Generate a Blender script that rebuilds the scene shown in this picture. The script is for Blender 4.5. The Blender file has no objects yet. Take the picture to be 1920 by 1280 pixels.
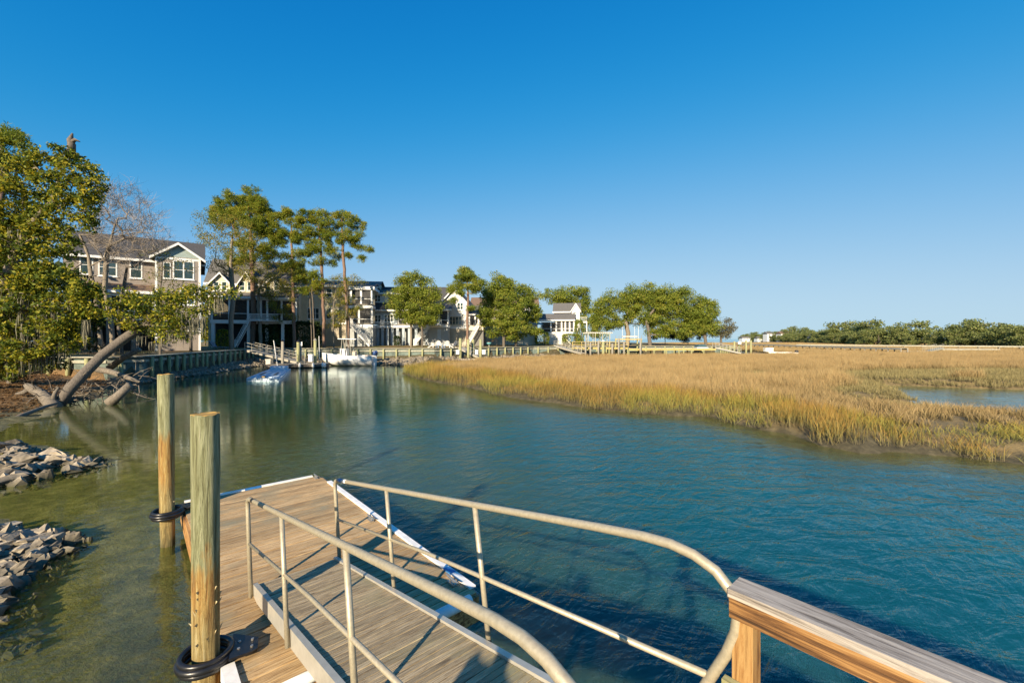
import bpy, bmesh, math, random
import numpy as np
from mathutils import Vector, Matrix
R = math.radians
SC = bpy.context.scene
COL = SC.collection

# ------------------------------------------------------------------ camera, sky, sun, exposure
CAMZ, FPX, HORIZ = 3.6, 800.0, 635.0
cam_d = bpy.data.cameras.new('camera'); cam = bpy.data.objects.new('camera', cam_d); COL.objects.link(cam)
cam.location = (0, 0, CAMZ); cam.rotation_euler = (R(90), 0, 0)
cam_d.sensor_width = 36; cam_d.lens = 36*FPX/1920; cam_d.shift_y = (HORIZ-640)/1920
cam_d.clip_start = 0.05; cam_d.clip_end = 12000
SC.camera = cam
SUN_EL, SUN_AZ = R(23.0), R(199.2)          # azimuth clockwise from +Y
sdir = Vector((math.sin(SUN_AZ)*math.cos(SUN_EL), math.cos(SUN_AZ)*math.cos(SUN_EL), math.sin(SUN_EL)))
W = bpy.data.worlds.new('World'); SC.world = W; W.use_nodes = True
nt = W.node_tree; nt.nodes.clear()
sky = nt.nodes.new('ShaderNodeTexSky'); sky.sky_type = 'NISHITA'; sky.sun_disc = False
sky.sun_elevation = SUN_EL; sky.sun_rotation = SUN_AZ; sky.air_density = 1.0; sky.dust_density = 0.0; sky.ozone_density = 3.0
EXPOSURE = 0.95
sep = nt.nodes.new('ShaderNodeSeparateColor'); comb = nt.nodes.new('ShaderNodeCombineColor')
nt.links.new(sky.outputs[0], sep.inputs[0])
def _m(op, a, b):
    n = nt.nodes.new('ShaderNodeMath'); n.operation = op
    for i, v in enumerate((a, b)):
        if v is None: continue
        if isinstance(v, (int, float)): n.inputs[i].default_value = v
        else: nt.links.new(v, n.inputs[i])
    return n.outputs[0]
for ch, (top, k, off) in enumerate(((.50, .060, .0365), (.735, .100, .009), (.865, .072, .0))):   # film-like shoulder, the same for the whole sky
    x = _m('MULTIPLY', sep.outputs[ch], .03)
    if off: x = _m('MULTIPLY', _m('LOGARITHM', _m('ADD', 1.0, _m('EXPONENT', _m('MINIMUM', _m('DIVIDE', _m('SUBTRACT', x, off), .0065), 60.0), None)), math.e), .0065)      # soft toe
    y = _m('SUBTRACT', 1.0, _m('EXPONENT', _m('MULTIPLY', x, -1.0/k), None))
    nt.links.new(_m('MULTIPLY', y, top/(0.15*2**EXPOSURE)), comb.inputs[ch])
bg = nt.nodes.new('ShaderNodeBackground'); bg.inputs['Strength'].default_value = 0.15
wo = nt.nodes.new('ShaderNodeOutputWorld')
nt.links.new(comb.outputs[0], bg.inputs[0]); nt.links.new(bg.outputs[0], wo.inputs[0])
sun_d = bpy.data.lights.new('sun', 'SUN'); sun = bpy.data.objects.new('sun', sun_d); COL.objects.link(sun)
sun_d.energy = 5.0; sun_d.angle = R(0.5); sun_d.color = (1.0, 0.83, 0.59)
sun.rotation_euler = (-sdir).to_track_quat('-Z', 'Y').to_euler(); sun.location = (-20, -40, 30)
SC.view_settings.view_transform = 'Standard'; SC.view_settings.look = 'None'
SC.view_settings.exposure = EXPOSURE; SC.view_settings.gamma = 1.0; SC.view_settings.use_curve_mapping = False
SC.render.engine = 'CYCLES'
SC.cycles.use_denoising = True; SC.cycles.max_bounces = 6; SC.cycles.transparent_max_bounces = 12
SC.cycles.caustics_reflective = False; SC.cycles.caustics_refractive = False
SC.cycles.sample_clamp_indirect = 4.0

# ------------------------------------------------------------------ frames
TH = R(41.4)                                  # the dock and the pier run along D, their boards along E
D = np.array([-math.sin(TH), math.cos(TH)]); E_ = np.array([math.cos(TH), math.sin(TH)])
def ED(e, d, z): return Vector((e*E_[0]+d*D[0], e*E_[1]+d*D[1], z))
def PX(x, y, Y): return Vector(((x-960)/FPX*Y, Y, CAMZ-(y-HORIZ)/FPX*Y))

# ------------------------------------------------------------------ mesh helpers
class MB:
    def __init__(s): s.v = []; s.f = []
    def poly(s, pts):
        n = len(s.v); s.v += [tuple(p) for p in pts]; s.f.append(tuple(range(n, n+len(pts)))); return s
    def obox(s, o, a, b, c):
        o, a, b, c = Vector(o), Vector(a), Vector(b), Vector(c)
        if a.cross(b).dot(c) < 0: a, b = b, a
        n = len(s.v)
        s.v += [tuple(p) for p in (o, o+a, o+a+b, o+b, o+c, o+a+c, o+a+b+c, o+b+c)]
        s.f += [(n+i for i in q) for q in ()]
        for q in ((3,2,1,0),(4,5,6,7),(0,1,5,4),(1,2,6,5),(2,3,7,6),(3,0,4,7)): s.f.append(tuple(n+i for i in q))
        return s
    def box(s, x0, x1, y0, y1, z0, z1): return s.obox((x0,y0,z0), (x1-x0,0,0), (0,y1-y0,0), (0,0,z1-z0))
    def prism(s, pts, vec):
        pts = [Vector(p) for p in pts]; vec = Vector(vec); n = len(s.v); k = len(pts)
        s.v += [tuple(p) for p in pts]+[tuple(p+vec) for p in pts]
        s.f.append(tuple(n+i for i in reversed(range(k)))); s.f.append(tuple(n+k+i for i in range(k)))
        for i in range(k):
            j = (i+1) % k; s.f.append((n+i, n+j, n+k+j, n+k+i))
        return s
    def tube(s, pts, r, n=7, cap=True):
        pts = [Vector(p) for p in pts]; m = len(pts)
        rs = r if isinstance(r, (list, tuple)) else [r]*m
        up = None; base = len(s.v)
        for i, p in enumerate(pts):
            t = (pts[min(i+1, m-1)]-pts[max(i-1, 0)])
            t = t.normalized() if t.length > 1e-9 else Vector((0,0,1))
            if up is None: up = t.orthogonal().normalized()
            up = (up-t*up.dot(t)); up = up.normalized() if up.length > 1e-6 else t.orthogonal().normalized()
            w = t.cross(up)
            for k in range(n):
                a = 2*math.pi*k/n; s.v.append(tuple(p+(up*math.cos(a)+w*math.sin(a))*rs[i]))
        for i in range(m-1):
            for k in range(n):
                a = base+i*n+k; b = base+i*n+(k+1) % n; s.f.append((a, b, b+n, a+n))
        if cap:
            s.f.append(tuple(base+k for k in reversed(range(n)))); s.f.append(tuple(base+(m-1)*n+k for k in range(n)))
        return s
    def lathe(s, prof, n=12, c=(0,0,0)):
        c = Vector(c)
        return s.tube([c+Vector((0,0,z)) for r, z in prof], [r for r, z in prof], n)
    def build(s, name, m, parent=None, smooth=False, origin=None):
        me = bpy.data.meshes.new(name)
        o0 = root_loc(parent) if parent else Vector(origin or (0,0,0))
        me.from_pydata([(a-o0[0], b-o0[1], c-o0[2]) for a, b, c in s.v], [], s.f)
        me.materials.append(m)
        if smooth: me.polygons.foreach_set('use_smooth', [True]*len(me.polygons))
        me.update()
        o = bpy.data.objects.new(name, me); COL.objects.link(o)
        if parent: o.parent = parent
        else: o.location = o0
        return o
ORI = {}
def root_loc(o):
    while o.parent: o = o.parent
    return ORI.get(o.name, o.location)
def ed_thing(name, label, cat, e, d, group=None):     # a thing in the dock's own frame: children are given as (e, d, z)
    o = thing(name, label, cat, ED(e, d, 0), group); o.rotation_euler = (0, 0, TH); ORI[o.name] = Vector((e, d, 0)); return o
def place(name, me, parent, loc, rot=(0,0,0), scale=(1,1,1)):
    o = bpy.data.objects.new(name, me); COL.objects.link(o); o.location = Vector(loc)-Vector(root_loc(parent)) if parent else loc
    o.rotation_euler = rot; o.scale = scale
    if parent: o.parent = parent
    return o
def mesh_of(mb, name, m, smooth=False):
    me = bpy.data.meshes.new(name); me.from_pydata(mb.v, [], mb.f); me.materials.append(m)
    if smooth: me.polygons.foreach_set('use_smooth', [True]*len(me.polygons))
    me.update(); return me
def cbox(a, b, c): return MB().box(-a/2, a/2, -b/2, b/2, -c/2, c/2)
def np_mesh(name, V, F, m, parent=None, attrs=None, smooth=False, origin=(0,0,0)):
    V = np.asarray(V, dtype=np.float64); F = np.asarray(F, dtype=np.int32)
    o0 = np.array(root_loc(parent) if parent else origin)
    me = bpy.data.meshes.new(name); k = F.shape[1]
    me.vertices.add(len(V)); me.vertices.foreach_set('co', (V-o0).astype(np.float32).ravel())
    me.loops.add(F.size); me.loops.foreach_set('vertex_index', F.ravel())
    me.polygons.add(len(F)); me.polygons.foreach_set('loop_start', np.arange(0, F.size, k, dtype=np.int32))
    me.polygons.foreach_set('loop_total', np.full(len(F), k, dtype=np.int32))
    me.update(calc_edges=True)
    for an, (dom, arr) in (attrs or {}).items():
        a = me.attributes.new(an, 'FLOAT', dom); a.data.foreach_set('value', np.asarray(arr, dtype=np.float32))
    if smooth: me.polygons.foreach_set('use_smooth', np.ones(len(F), dtype=bool))
    if m: me.materials.append(m)
    o = bpy.data.objects.new(name, me); COL.objects.link(o)
    if parent: o.parent = parent
    else: o.location = o0
    return o
def tag(o, label, cat, group=None):
    o['label'] = label; o['category'] = cat
    if group: o['group'] = group
    return o
def kind(o, k):
    o['kind'] = k; return o
def thing(name, label, cat, loc=(0,0,0), group=None):
    o = bpy.data.objects.new(name, None); COL.objects.link(o); o.location = loc; o.empty_display_size = .2
    return tag(o, label, cat, group)
def copy_tree(o, parent=None):
    c = o.copy(); COL.objects.link(c); c.parent = parent
    for ch in list(o.children): copy_tree(ch, c)
    return c

# ------------------------------------------------------------------ materials
MATS = {}
def nodes(name):
    m = bpy.data.materials.new(name); m.use_nodes = True; t = m.node_tree
    b = t.nodes['Principled BSDF']; MATS[name] = m
    return m, t, b
def ramp(t, fac, stops):
    r = t.nodes.new('ShaderNodeValToRGB'); e = r.color_ramp.elements
    while len(e) < len(stops): e.new(0.5)
    for el, (p, c) in zip(e, stops): el.position = p; el.color = (*c, 1)
    t.links.new(fac, r.inputs[0]); return r.outputs[0]
def coords(t, space='Object', scale=(1,1,1), rnd=False):
    if space == 'World':
        g = t.nodes.new('ShaderNodeNewGeometry'); out = g.outputs['Position']
    else:
        g = t.nodes.new('ShaderNodeTexCoord'); out = g.outputs[space]
    mp = t.nodes.new('ShaderNodeMapping'); mp.inputs['Scale'].default_value = scale
    t.links.new(out, mp.inputs[0])
    if rnd:
        oi = t.nodes.new('ShaderNodeObjectInfo'); mm = t.nodes.new('ShaderNodeMath'); mm.operation = 'MULTIPLY'; mm.inputs[1].default_value = 37.0
        t.links.new(oi.outputs['Random'], mm.inputs[0]); t.links.new(mm.outputs[0], mp.inputs['Location'])
    return mp.outputs[0]
def noise(t, vec, scale, detail=4, rough=.6, dist=0):
    n = t.nodes.new('ShaderNodeTexNoise'); n.inputs['Scale'].default_value = scale; n.inputs['Detail'].default_value = detail
    n.inputs['Roughness'].default_value = rough; n.inputs['Distortion'].default_value = dist
    t.links.new(vec, n.inputs['Vector']); return n.outputs['Fac']
def bump(t, b, h, strength, dist=.02):
    bp = t.nodes.new('ShaderNodeBump'); bp.inputs['Strength'].default_value = strength; bp.inputs['Distance'].default_value = dist
    t.links.new(h, bp.inputs['Height'])
    if b is not None: t.links.new(bp.outputs[0], b.inputs['Normal'])
    return bp.outputs[0]
def mixc(t, fac, a, b, mode='MIX'):
    m = t.nodes.new('ShaderNodeMix'); m.data_type = 'RGBA'; m.blend_type = mode
    for k, v in (('Factor', fac), ('A', a), ('B', b)):
        sock = [s for s in m.inputs if s.name == k and (s.type == 'RGBA' if k != 'Factor' else s.type == 'VALUE')][0]
        if isinstance(v, (int, float)): sock.default_value = v
        elif isinstance(v, tuple): sock.default_value = (*v, 1)
        else: t.links.new(v, sock)
    return [o for o in m.outputs if o.type == 'RGBA'][0]
def math_(t, op, a, b=None, clamp=False):
    m = t.nodes.new('ShaderNodeMath'); m.operation = op; m.use_clamp = clamp
    for i, v in enumerate((a, b)):
        if v is None: continue
        if isinstance(v, (int, float)): m.inputs[i].default_value = v
        else: t.links.new(v, m.inputs[i])
    return m.outputs[0]
def plain(name, c, rough=.6, var=.18, scale=3.0, metal=0.0, bmp=0.0, space='World', stretch=(1,1,1)):
    m, t, b = nodes(name)
    n = noise(t, coords(t, space, stretch), scale, 5, .65)
    lo = tuple(x*(1-var) for x in c); hi = tuple(min(1, x*(1+var)) for x in c)
    t.links.new(ramp(t, n, [(.3, lo), (.7, hi)]), b.inputs['Base Color'])
    b.inputs['Roughness'].default_value = rough; b.inputs['Metallic'].default_value = metal
    if bmp: bump(t, b, n, bmp)
    return m
def siding(name, c, pitch=.16, vertical=False, rough=.65):
    m, t, b = nodes(name); g = t.nodes.new('ShaderNodeNewGeometry'); sx = t.nodes.new('ShaderNodeSeparateXYZ')
    t.links.new(g.outputs['Position'], sx.inputs[0])
    src = sx.outputs['Z'] if not vertical else math_(t, 'ADD', sx.outputs['X'], sx.outputs['Y'])
    fr = math_(t, 'FRACT', math_(t, 'DIVIDE', src, pitch))
    n = noise(t, coords(t, 'World'), 1.3, 5, .7)
    col = ramp(t, n, [(.3, tuple(x*.86 for x in c)), (.7, tuple(min(1, x*1.1) for x in c))])
    t.links.new(col, b.inputs['Base Color'])
    b.inputs['Roughness'].default_value = rough
    bump(t, b, fr, .9, .03)
    return m
def woodgrain(name, cols, along=(1,1,1), scale=6, rough=.8, bmp=.35, blotch=None):
    m, t, b = nodes(name)
    v = coords(t, 'Object', along, rnd=True)
    n1 = noise(t, v, scale, 8, .72, .6)
    c = ramp(t, n1, cols)
    oi = t.nodes.new('ShaderNodeObjectInfo')
    hv = t.nodes.new('ShaderNodeHueSaturation'); t.links.new(c, hv.inputs['Color'])
    t.links.new(math_(t, 'ADD', math_(t, 'MULTIPLY', oi.outputs['Random'], .50), .75), hv.inputs['Value'])
    out = hv.outputs[0]
    n2 = noise(t, coords(t, 'World'), 1.1, 4, .6)
    if blotch: out = mixc(t, math_(t, 'MULTIPLY', math_(t, 'SUBTRACT', n2, .52, True), 4.0, True), out, blotch)
    n3 = noise(t, coords(t, 'World'), 9.0, 3, .7)
    dark = math_(t, 'MULTIPLY', math_(t, 'SUBTRACT', n3, .64, True), 5.0, True)
    out = mixc(t, math_(t, 'MULTIPLY', dark, .6), out, (.05, .035, .025))
    t.links.new(out, b.inputs['Base Color'])
    b.inputs['Roughness'].default_value = rough
    bump(t, b, n1, bmp, .01)
    return m
def leafmat(name, stops, trans=.35, rough=.6):
    m, t, b = nodes(name); b.inputs['Specular IOR Level'].default_value = .22
    a = t.nodes.new('ShaderNodeAttribute'); a.attribute_name = 'tint'
    c = ramp(t, a.outputs['Fac'], stops)
    t.links.new(c, b.inputs['Base Color']); b.inputs['Roughness'].default_value = rough
    tr = t.nodes.new('ShaderNodeBsdfTranslucent'); t.links.new(c, tr.inputs['Color'])
    mx = t.nodes.new('ShaderNodeMixShader'); mx.inputs[0].default_value = trans
    t.links.new(b.outputs[0], mx.inputs[1]); t.links.new(tr.outputs[0], mx.inputs[2])
    t.links.new(mx.outputs[0], t.nodes['Material Output'].inputs[0])
    return m
def glassmat(name, c):
    m, t, b = nodes(name); b.inputs['Base Color'].default_value = (*c, 1); b.inputs['Roughness'].default_value = .06
    b.inputs['Specular IOR Level'].default_value = .9
    n = noise(t, coords(t, 'World'), .8, 2); bump(t, b, n, .05, .05)
    return m
def screenmat():
    m, t, b = nodes('porch_screen'); b.inputs['Base Color'].default_value = (.018, .02, .024, 1); b.inputs['Roughness'].default_value = .5
    n = noise(t, coords(t, 'World'), .5, 3)
    tr = t.nodes.new('ShaderNodeBsdfTransparent'); mx = t.nodes.new('ShaderNodeMixShader')
    t.links.new(math_(t, 'ADD', math_(t, 'MULTIPLY', n, .2), .48), mx.inputs[0])
    t.links.new(tr.outputs[0], mx.inputs[1]); t.links.new(b.outputs[0], mx.inputs[2])
    t.links.new(mx.outputs[0], t.nodes['Material Output'].inputs[0]); return m

white = plain('white_paint', (.78, .78, .76), .5, .06)
M_screen = screenmat(); M_glass = glassmat('window_glass', (.03, .055, .06))
M_roof = plain('grey_shingle', (.12, .115, .11), .9, .3, 6, bmp=.4)
M_roof_dark = plain('dark_shingle', (.06, .06, .065), .9, .3, 6, bmp=.4)
M_roof_brown = plain('brown_shingle', (.17, .11, .075), .9, .3, 6, bmp=.4)
M_dark = plain('shade_and_float_black', (.02, .022, .025), .8)  # near-black for floats, and for shade painted into open bays
M_shade = plain('porch_interior', (.16, .155, .15), .8)
M_galv = plain('galvanised_tube', (.44, .385, .275), .42, .16, 38, metal=.35, bmp=.08)
M_alu = plain('aluminium', (.54, .51, .44), .4, .12, 8, metal=.4)
M_rubber = plain('black_rubber', (.014, .014, .016), .32, .4, 12, bmp=.1)
M_steel = plain('bolt_steel', (.5, .48, .44), .4, .2, 20, metal=.8)
M_vinyl = plain('white_vinyl_bumper', (.80, .79, .76), .45, .12, 9)
M_bluestrip = plain('blue_paint', (.03, .17, .42), .5, .2, 9)
M_dockplank = woodgrain('dock_plank', [(.34, (.12,.066,.028)), (.45, (.35,.22,.10)), (.55, (.50,.345,.175)), (.68, (.57,.44,.26))], (.9, 22, 8), 3.2, blotch=(.23,.22,.15))
M_slat = woodgrain('gangway_slat', [(.36, (.08,.055,.032)), (.45, (.27,.20,.115)), (.55, (.43,.335,.20)), (.68, (.55,.45,.29))], (1.2, 26, 8), 3.5, blotch=(.27,.25,.14))
M_rail = woodgrain('weathered_rail', [(.36, (.09,.075,.06)), (.46, (.25,.22,.19)), (.56, (.37,.335,.295)), (.68, (.40,.33,.22))], (14, .7, 14), 2.6)
M_railside = woodgrain('orange_pine', [(.37, (.06,.028,.010)), (.45, (.19,.088,.028)), (.53, (.40,.21,.07)), (.64, (.52,.32,.13))], (7, .45, 11), 2.4, rough=.6)
M_post = woodgrain('post_pine', [(.36, (.12,.05,.015)), (.46, (.38,.195,.06)), (.56, (.50,.30,.11)), (.68, (.30,.16,.05))], (12, 12, .8), 2.2, rough=.6)
M_oldboard = woodgrain('green_grey_board', [(.3, (.16,.15,.06)), (.5, (.30,.29,.15)), (.8, (.45,.42,.30))], (12, .8, 12), 2.6)
M_greenwood = plain('treated_pile', (.30, .30, .15), .85, .35, 4, bmp=.4, stretch=(5,5,.6))
M_greywood = plain('grey_wood', (.27, .25, .21), .85, .3, 4, bmp=.4, stretch=(3,3,3))
M_yellowwood = plain('yellow_new_wood', (.44, .34, .12), .8, .3, 4)
M_bulk = plain('bulkhead_sheet', (.13, .17, .15), .8, .45, 1.6, bmp=.3)
M_cap = plain('bulkhead_cap', (.36, .35, .28), .85, .3, 3)
M_bark = plain('oak_bark', (.13, .11, .09), .95, .45, 6, bmp=1.0, stretch=(3,3,1))
M_barkpale = plain('pale_bark', (.22, .185, .14), .95, .4, 6, bmp=.8, stretch=(3,3,1))
M_pinebark = plain('pine_bark', (.19, .12, .085), .95, .5, 5, bmp=1.0, stretch=(3,3,1))
M_drift = plain('driftwood', (.165, .14, .11), .9, .45, 5, bmp=.8, stretch=(2,2,1))
M_rock = plain('rubble_stone', (.26, .22, .165), .95, .55, 6, bmp=1.0)
t_ = M_rock.node_tree; oi_ = t_.nodes.new('ShaderNodeObjectInfo'); hv_ = t_.nodes.new('ShaderNodeHueSaturation'); b_ = t_.nodes['Principled BSDF']; src_ = b_.inputs['Base Color'].links[0].from_socket
t_.links.new(src_, hv_.inputs['Color']); t_.links.new(math_(t_, 'ADD', math_(t_, 'MULTIPLY', oi_.outputs['Random'], .7), .62), hv_.inputs['Value'])
gp_ = t_.nodes.new('ShaderNodeNewGeometry'); sz_ = t_.nodes.new('ShaderNodeSeparateXYZ'); t_.links.new(gp_.outputs['Position'], sz_.inputs[0])      # stones get darker towards the waterline
lowdark_ = math_(t_, 'MULTIPLY', math_(t_, 'SUBTRACT', .09, math_(t_, 'SUBTRACT', sz_.outputs['Z'], math_(t_, 'MULTIPLY', noise(t_, coords(t_, 'World'), 3.0, 3), .16)), True), 7.0, True)
t_.links.new(mixc(t_, math_(t_, 'MULTIPLY', lowdark_, .8), hv_.outputs[0], (.045, .045, .022)), b_.inputs['Base Color'])
M_moss = plain('hanging_moss', (.17, .16, .115), .95, .25, 3)
L_oak = leafmat('oak_leaf', [(0, (.026,.05,.012)), (.35, (.09,.135,.016)), (.6, (.26,.27,.022)), (1, (.45,.36,.03))], .38)
L_far = leafmat('far_leaf', [(0, (.09,.135,.022)), (.4, (.20,.255,.035)), (.75, (.31,.345,.05)), (1, (.43,.38,.07))], .48)
L_pine = leafmat('pine_needle', [(0, (.06,.10,.016)), (.4, (.175,.23,.024)), (.75, (.31,.33,.034)), (1, (.44,.33,.045))], .45)
L_sparse = leafmat('sparse_leaf', [(0, (.07,.10,.016)), (.5, (.22,.23,.03)), (.8, (.34,.29,.04)), (1, (.42,.26,.05))], .42)
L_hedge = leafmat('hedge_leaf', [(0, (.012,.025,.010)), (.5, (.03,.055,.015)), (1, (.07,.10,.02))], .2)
L_grey = leafmat('mossy_leaf', [(0, (.08,.085,.05)), (.5, (.15,.145,.085)), (1, (.22,.20,.11))], .3)
L_forest = leafmat('woodland_leaf', [(0, (.11,.145,.045)), (.4, (.23,.275,.085)), (.75, (.35,.36,.13)), (1, (.46,.42,.19))], .5)
L_under = leafmat('understorey_leaf', [(0, (.018,.032,.010)), (.45, (.05,.075,.014)), (.8, (.13,.14,.02)), (1, (.26,.23,.03))], .3)  # dark understorey leaf; shade under the oak is put into its colour
L_twig = plain('fine_twigs', (.26, .22, .18), .95, .2)
L_brown = leafmat('brown_leaf', [(0, (.10,.055,.025)), (1, (.26,.155,.07))], .3)

# ------------------------------------------------------------------ terrain
LAND = [(-4.5,-30),(-5.6,1),(-6.6,3.2),(-7.3,4.5),(-7.8,5.8),(-8.5,6.9),(-8.0,7.7),(-10.4,8.5),(-13.4,9.4),(-15.2,11),(-12.4,12.3),(-14,13.4),(-17.6,14.6),(-21,18),(-23.2,22.3),(-25.5,26),
 (-28.5,31),(-29.8,34),(-31.2,40),(-33.4,52),(-33.4,58.5),(-29,61.5),(-20,61),(-16,57.5),(-12.5,55),(-9,57.5),(-3,64),(4,75),(25,80),(44,83),(56,95),(60,125),(46,200),(-100,230),(-500,230),(-500,-30)]
BULK = [(-140,35),(-33,34.8),(-31.6,36.6),(-35,48),(-38.3,63),(-36.8,66),(-12,66),(4,82),(24,86),(43,88),(52,100),(50,190),(-100,220),(-140,220)]
MARSH = [(-11.6,44.3),(-8,38.2),(-4.1,33.1),(-1.3,28),(1.2,24.6),(5.1,21.3),(7.3,20.1),(9.0,19.5),(9.1,17.9),(9.8,16),(11.2,14),(12.8,13),(14.4,12),(18.2,10.9),(30,7.5),(60,-3),(100,-40),(700,-80),(700,640),(360,640),(240,430),
 (90,300),(72,190),(68,130),(62,92),(50,76),(30,71),(6,67),(0,61),(-6,54.5),(-10,50)]
POOL = [(26.5,33),(30,33),(35,31),(46,28),(46,20),(33,18),(23,18.6),(20.6,21.2),(22.6,24.5),(25,28)]
POOL2 = [(17.6,23.6),(19.6,23.9),(21,22.6),(19.6,21.6),(17.8,22.4)]
def sdist(px, py, poly):
    P = np.array(poly, float); Q = np.roll(P, -1, 0)
    best = np.full(px.shape, 1e18); ins = np.zeros(px.shape, bool)
    for (ax, ay), (bx, by) in zip(P, Q):
        dx, dy = bx-ax, by-ay
        t = np.clip(((px-ax)*dx+(py-ay)*dy)/(dx*dx+dy*dy), 0, 1)
        best = np.minimum(best, (px-ax-t*dx)**2+(py-ay-t*dy)**2)
        c = ((ay > py) != (by > py)); xi = ax+(py-ay)/(dy if dy else 1e-9)*dx
        ins ^= c & (px < xi)
    dd = np.sqrt(best); return np.where(ins, dd, -dd)
_rs = np.random.RandomState(7); _lat = _rs.rand(256, 256)
def vnoise(x, y, s):
    x = x/s; y = y/s; xi = np.floor(x).astype(int); yi = np.floor(y).astype(int); fx = x-xi; fy = y-yi
    fx = fx*fx*(3-2*fx); fy = fy*fy*(3-2*fy); L = lambda a, b: _lat[a % 256, b % 256]
    return (L(xi,yi)*(1-fx)+L(xi+1,yi)*fx)*(1-fy)+(L(xi,yi+1)*(1-fx)+L(xi+1,yi+1)*fx)*fy
def gz(x, y):
    x = np.asarray(x, float); y = np.asarray(y, float)
    n = vnoise(x, y, 2.7)-.5; n2 = vnoise(x+50, y+9, .9)-.5; n3 = vnoise(x+11, y+90, .35)-.5
    dl = sdist(x, y, LAND)+n*.8+n2*.3
    near = np.clip((24-y)/8, 0, 1)
    zl = np.where(dl > 0, np.minimum(dl*(.17*near+.10*(1-near)), 1.35*near+1.15*(1-near)), np.maximum(np.minimum(dl*.045-.05, dl*.14+.20)*near+dl*.16*(1-near), -1.9))
    zl = zl+(n*.18+n2*.10+n3*.06)*np.clip(dl+3, 0, 1)*np.where(dl > .3, 1, .45)
    dm = sdist(x, y, MARSH)+n*1.1+n2*.45
    zm = np.where(dm > 0, .32*np.minimum(dm, 1.1)+np.minimum(dm, 6)*.015, np.maximum(dm*.55, -1.9))+(n2*.07+n3*.07)*np.clip(dm+.8, 0, 1)
    z = np.maximum(zl, zm)
    dp = np.maximum(sdist(x, y, POOL), sdist(x, y, POOL2))+n*1.2
    z = np.where(dp > -1, np.minimum(z, np.maximum(-.7, -dp*.35)), z)
    db = sdist(x, y, BULK)
    z = np.where(db > .12, 2.02+np.clip(db-.12, 0, 14)*.025+n*.05, z)
    return z
def gz1(x, y): return float(gz(np.array([x]), np.array([y]))[0])
def axis(segs):
    out = [segs[0][0]]
    for a, b, st in segs: out += list(np.linspace(a, b, max(2, int(round((b-a)/st))+1))[1:])
    return np.array(out)
gx = axis([(-6000,-600,900),(-600,-140,60),(-140,-46,5),(-46,-18,.55),(-18,-3,.28),(-3,20,.5),(20,48,.6),(48,120,3),(120,400,20),(400,1000,100),(1000,7000,1000)])
gy = axis([(-400,-40,60),(-40,-2,4),(-2,16,.28),(16,36,.45),(36,70,.6),(70,100,1.2),(100,240,7),(240,700,40),(700,1500,160),(1500,9000,1500)])
GX, GY = np.meshgrid(gx, gy); GZ = gz(GX.ravel(), GY.ravel())
nx, ny = len(gx), len(gy)
idx = np.arange(nx*ny).reshape(ny, nx)
GF = np.stack([idx[:-1,:-1], idx[:-1,1:], idx[1:,1:], idx[1:,:-1]], -1).reshape(-1, 4)
def zone(x, y):     # 0 mud, 1 marsh, 2 leaf litter, 3 lawn
    dm = sdist(x, y, MARSH); db = sdist(x, y, BULK); dl = sdist(x, y, LAND)
    return np.where(dm > .9, 1.0, 0.0), np.where((dl > 1.2) & (db < 0) & (y < 36), np.clip((dl-1.2)/1.5, 0, 1), 0.0), np.where(db > .1, np.clip(db/1.5, 0, 1), 0.0)
za, zb, zc = zone(GX.ravel(), GY.ravel())
m, t, b = nodes('earth')
def att(t, n):
    a = t.nodes.new('ShaderNodeAttribute'); a.attribute_name = n; return a.outputs['Fac']
wv = coords(t, 'World'); nA = noise(t, wv, 3.0, 8, .7); nB = noise(t, wv, .35, 4); nC = noise(t, wv, 22, 4, .7)
mud = ramp(t, nA, [(.3, (.03,.026,.013)), (.5, (.075,.063,.032)), (.7, (.14,.118,.066))])
mar = ramp(t, nA, [(.3, (.10,.075,.03)), (.6, (.24,.175,.075)), (.8, (.31,.23,.10))])
lit = ramp(t, nC, [(.38, (.06,.033,.015)), (.5, (.22,.125,.05)), (.62, (.38,.23,.10))])
law = mixc(t, math_(t, 'MULTIPLY', math_(t, 'SUBTRACT', nB, .42, True), 6, True), ramp(t, nA, [(.3, (.11,.115,.028)), (.7, (.20,.175,.05))]), ramp(t, nC, [(.3, (.13,.075,.032)), (.7, (.27,.165,.07))]))
olv = ramp(t, nA, [(.3, (.055,.05,.018)), (.5, (.15,.135,.052)), (.7, (.30,.26,.13))]); mud = mixc(t, att(t, 'shoal'), mud, olv)
c = mixc(t, att(t, 'marsh'), mud, mar); c = mixc(t, att(t, 'litter'), c, lit); c = mixc(t, att(t, 'lawn'), c, law)
t.links.new(c, b.inputs['Base Color']); b.inputs['Roughness'].default_value = .85
bump(t, b, math_(t, 'ADD', nA, math_(t, 'MULTIPLY', nC, .5)), .9, .07)
M_earth = m
kind(np_mesh('ground', np.stack([GX.ravel(), GY.ravel(), GZ], -1), GF, M_earth, attrs={'marsh': ('POINT', za), 'litter': ('POINT', zb), 'lawn': ('POINT', zc), 'shoal': ('POINT', np.clip((-3-GX.ravel())/3, 0, 1)*np.clip((24-GY.ravel())/6, 0, 1))}, smooth=True), 'structure')

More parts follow.
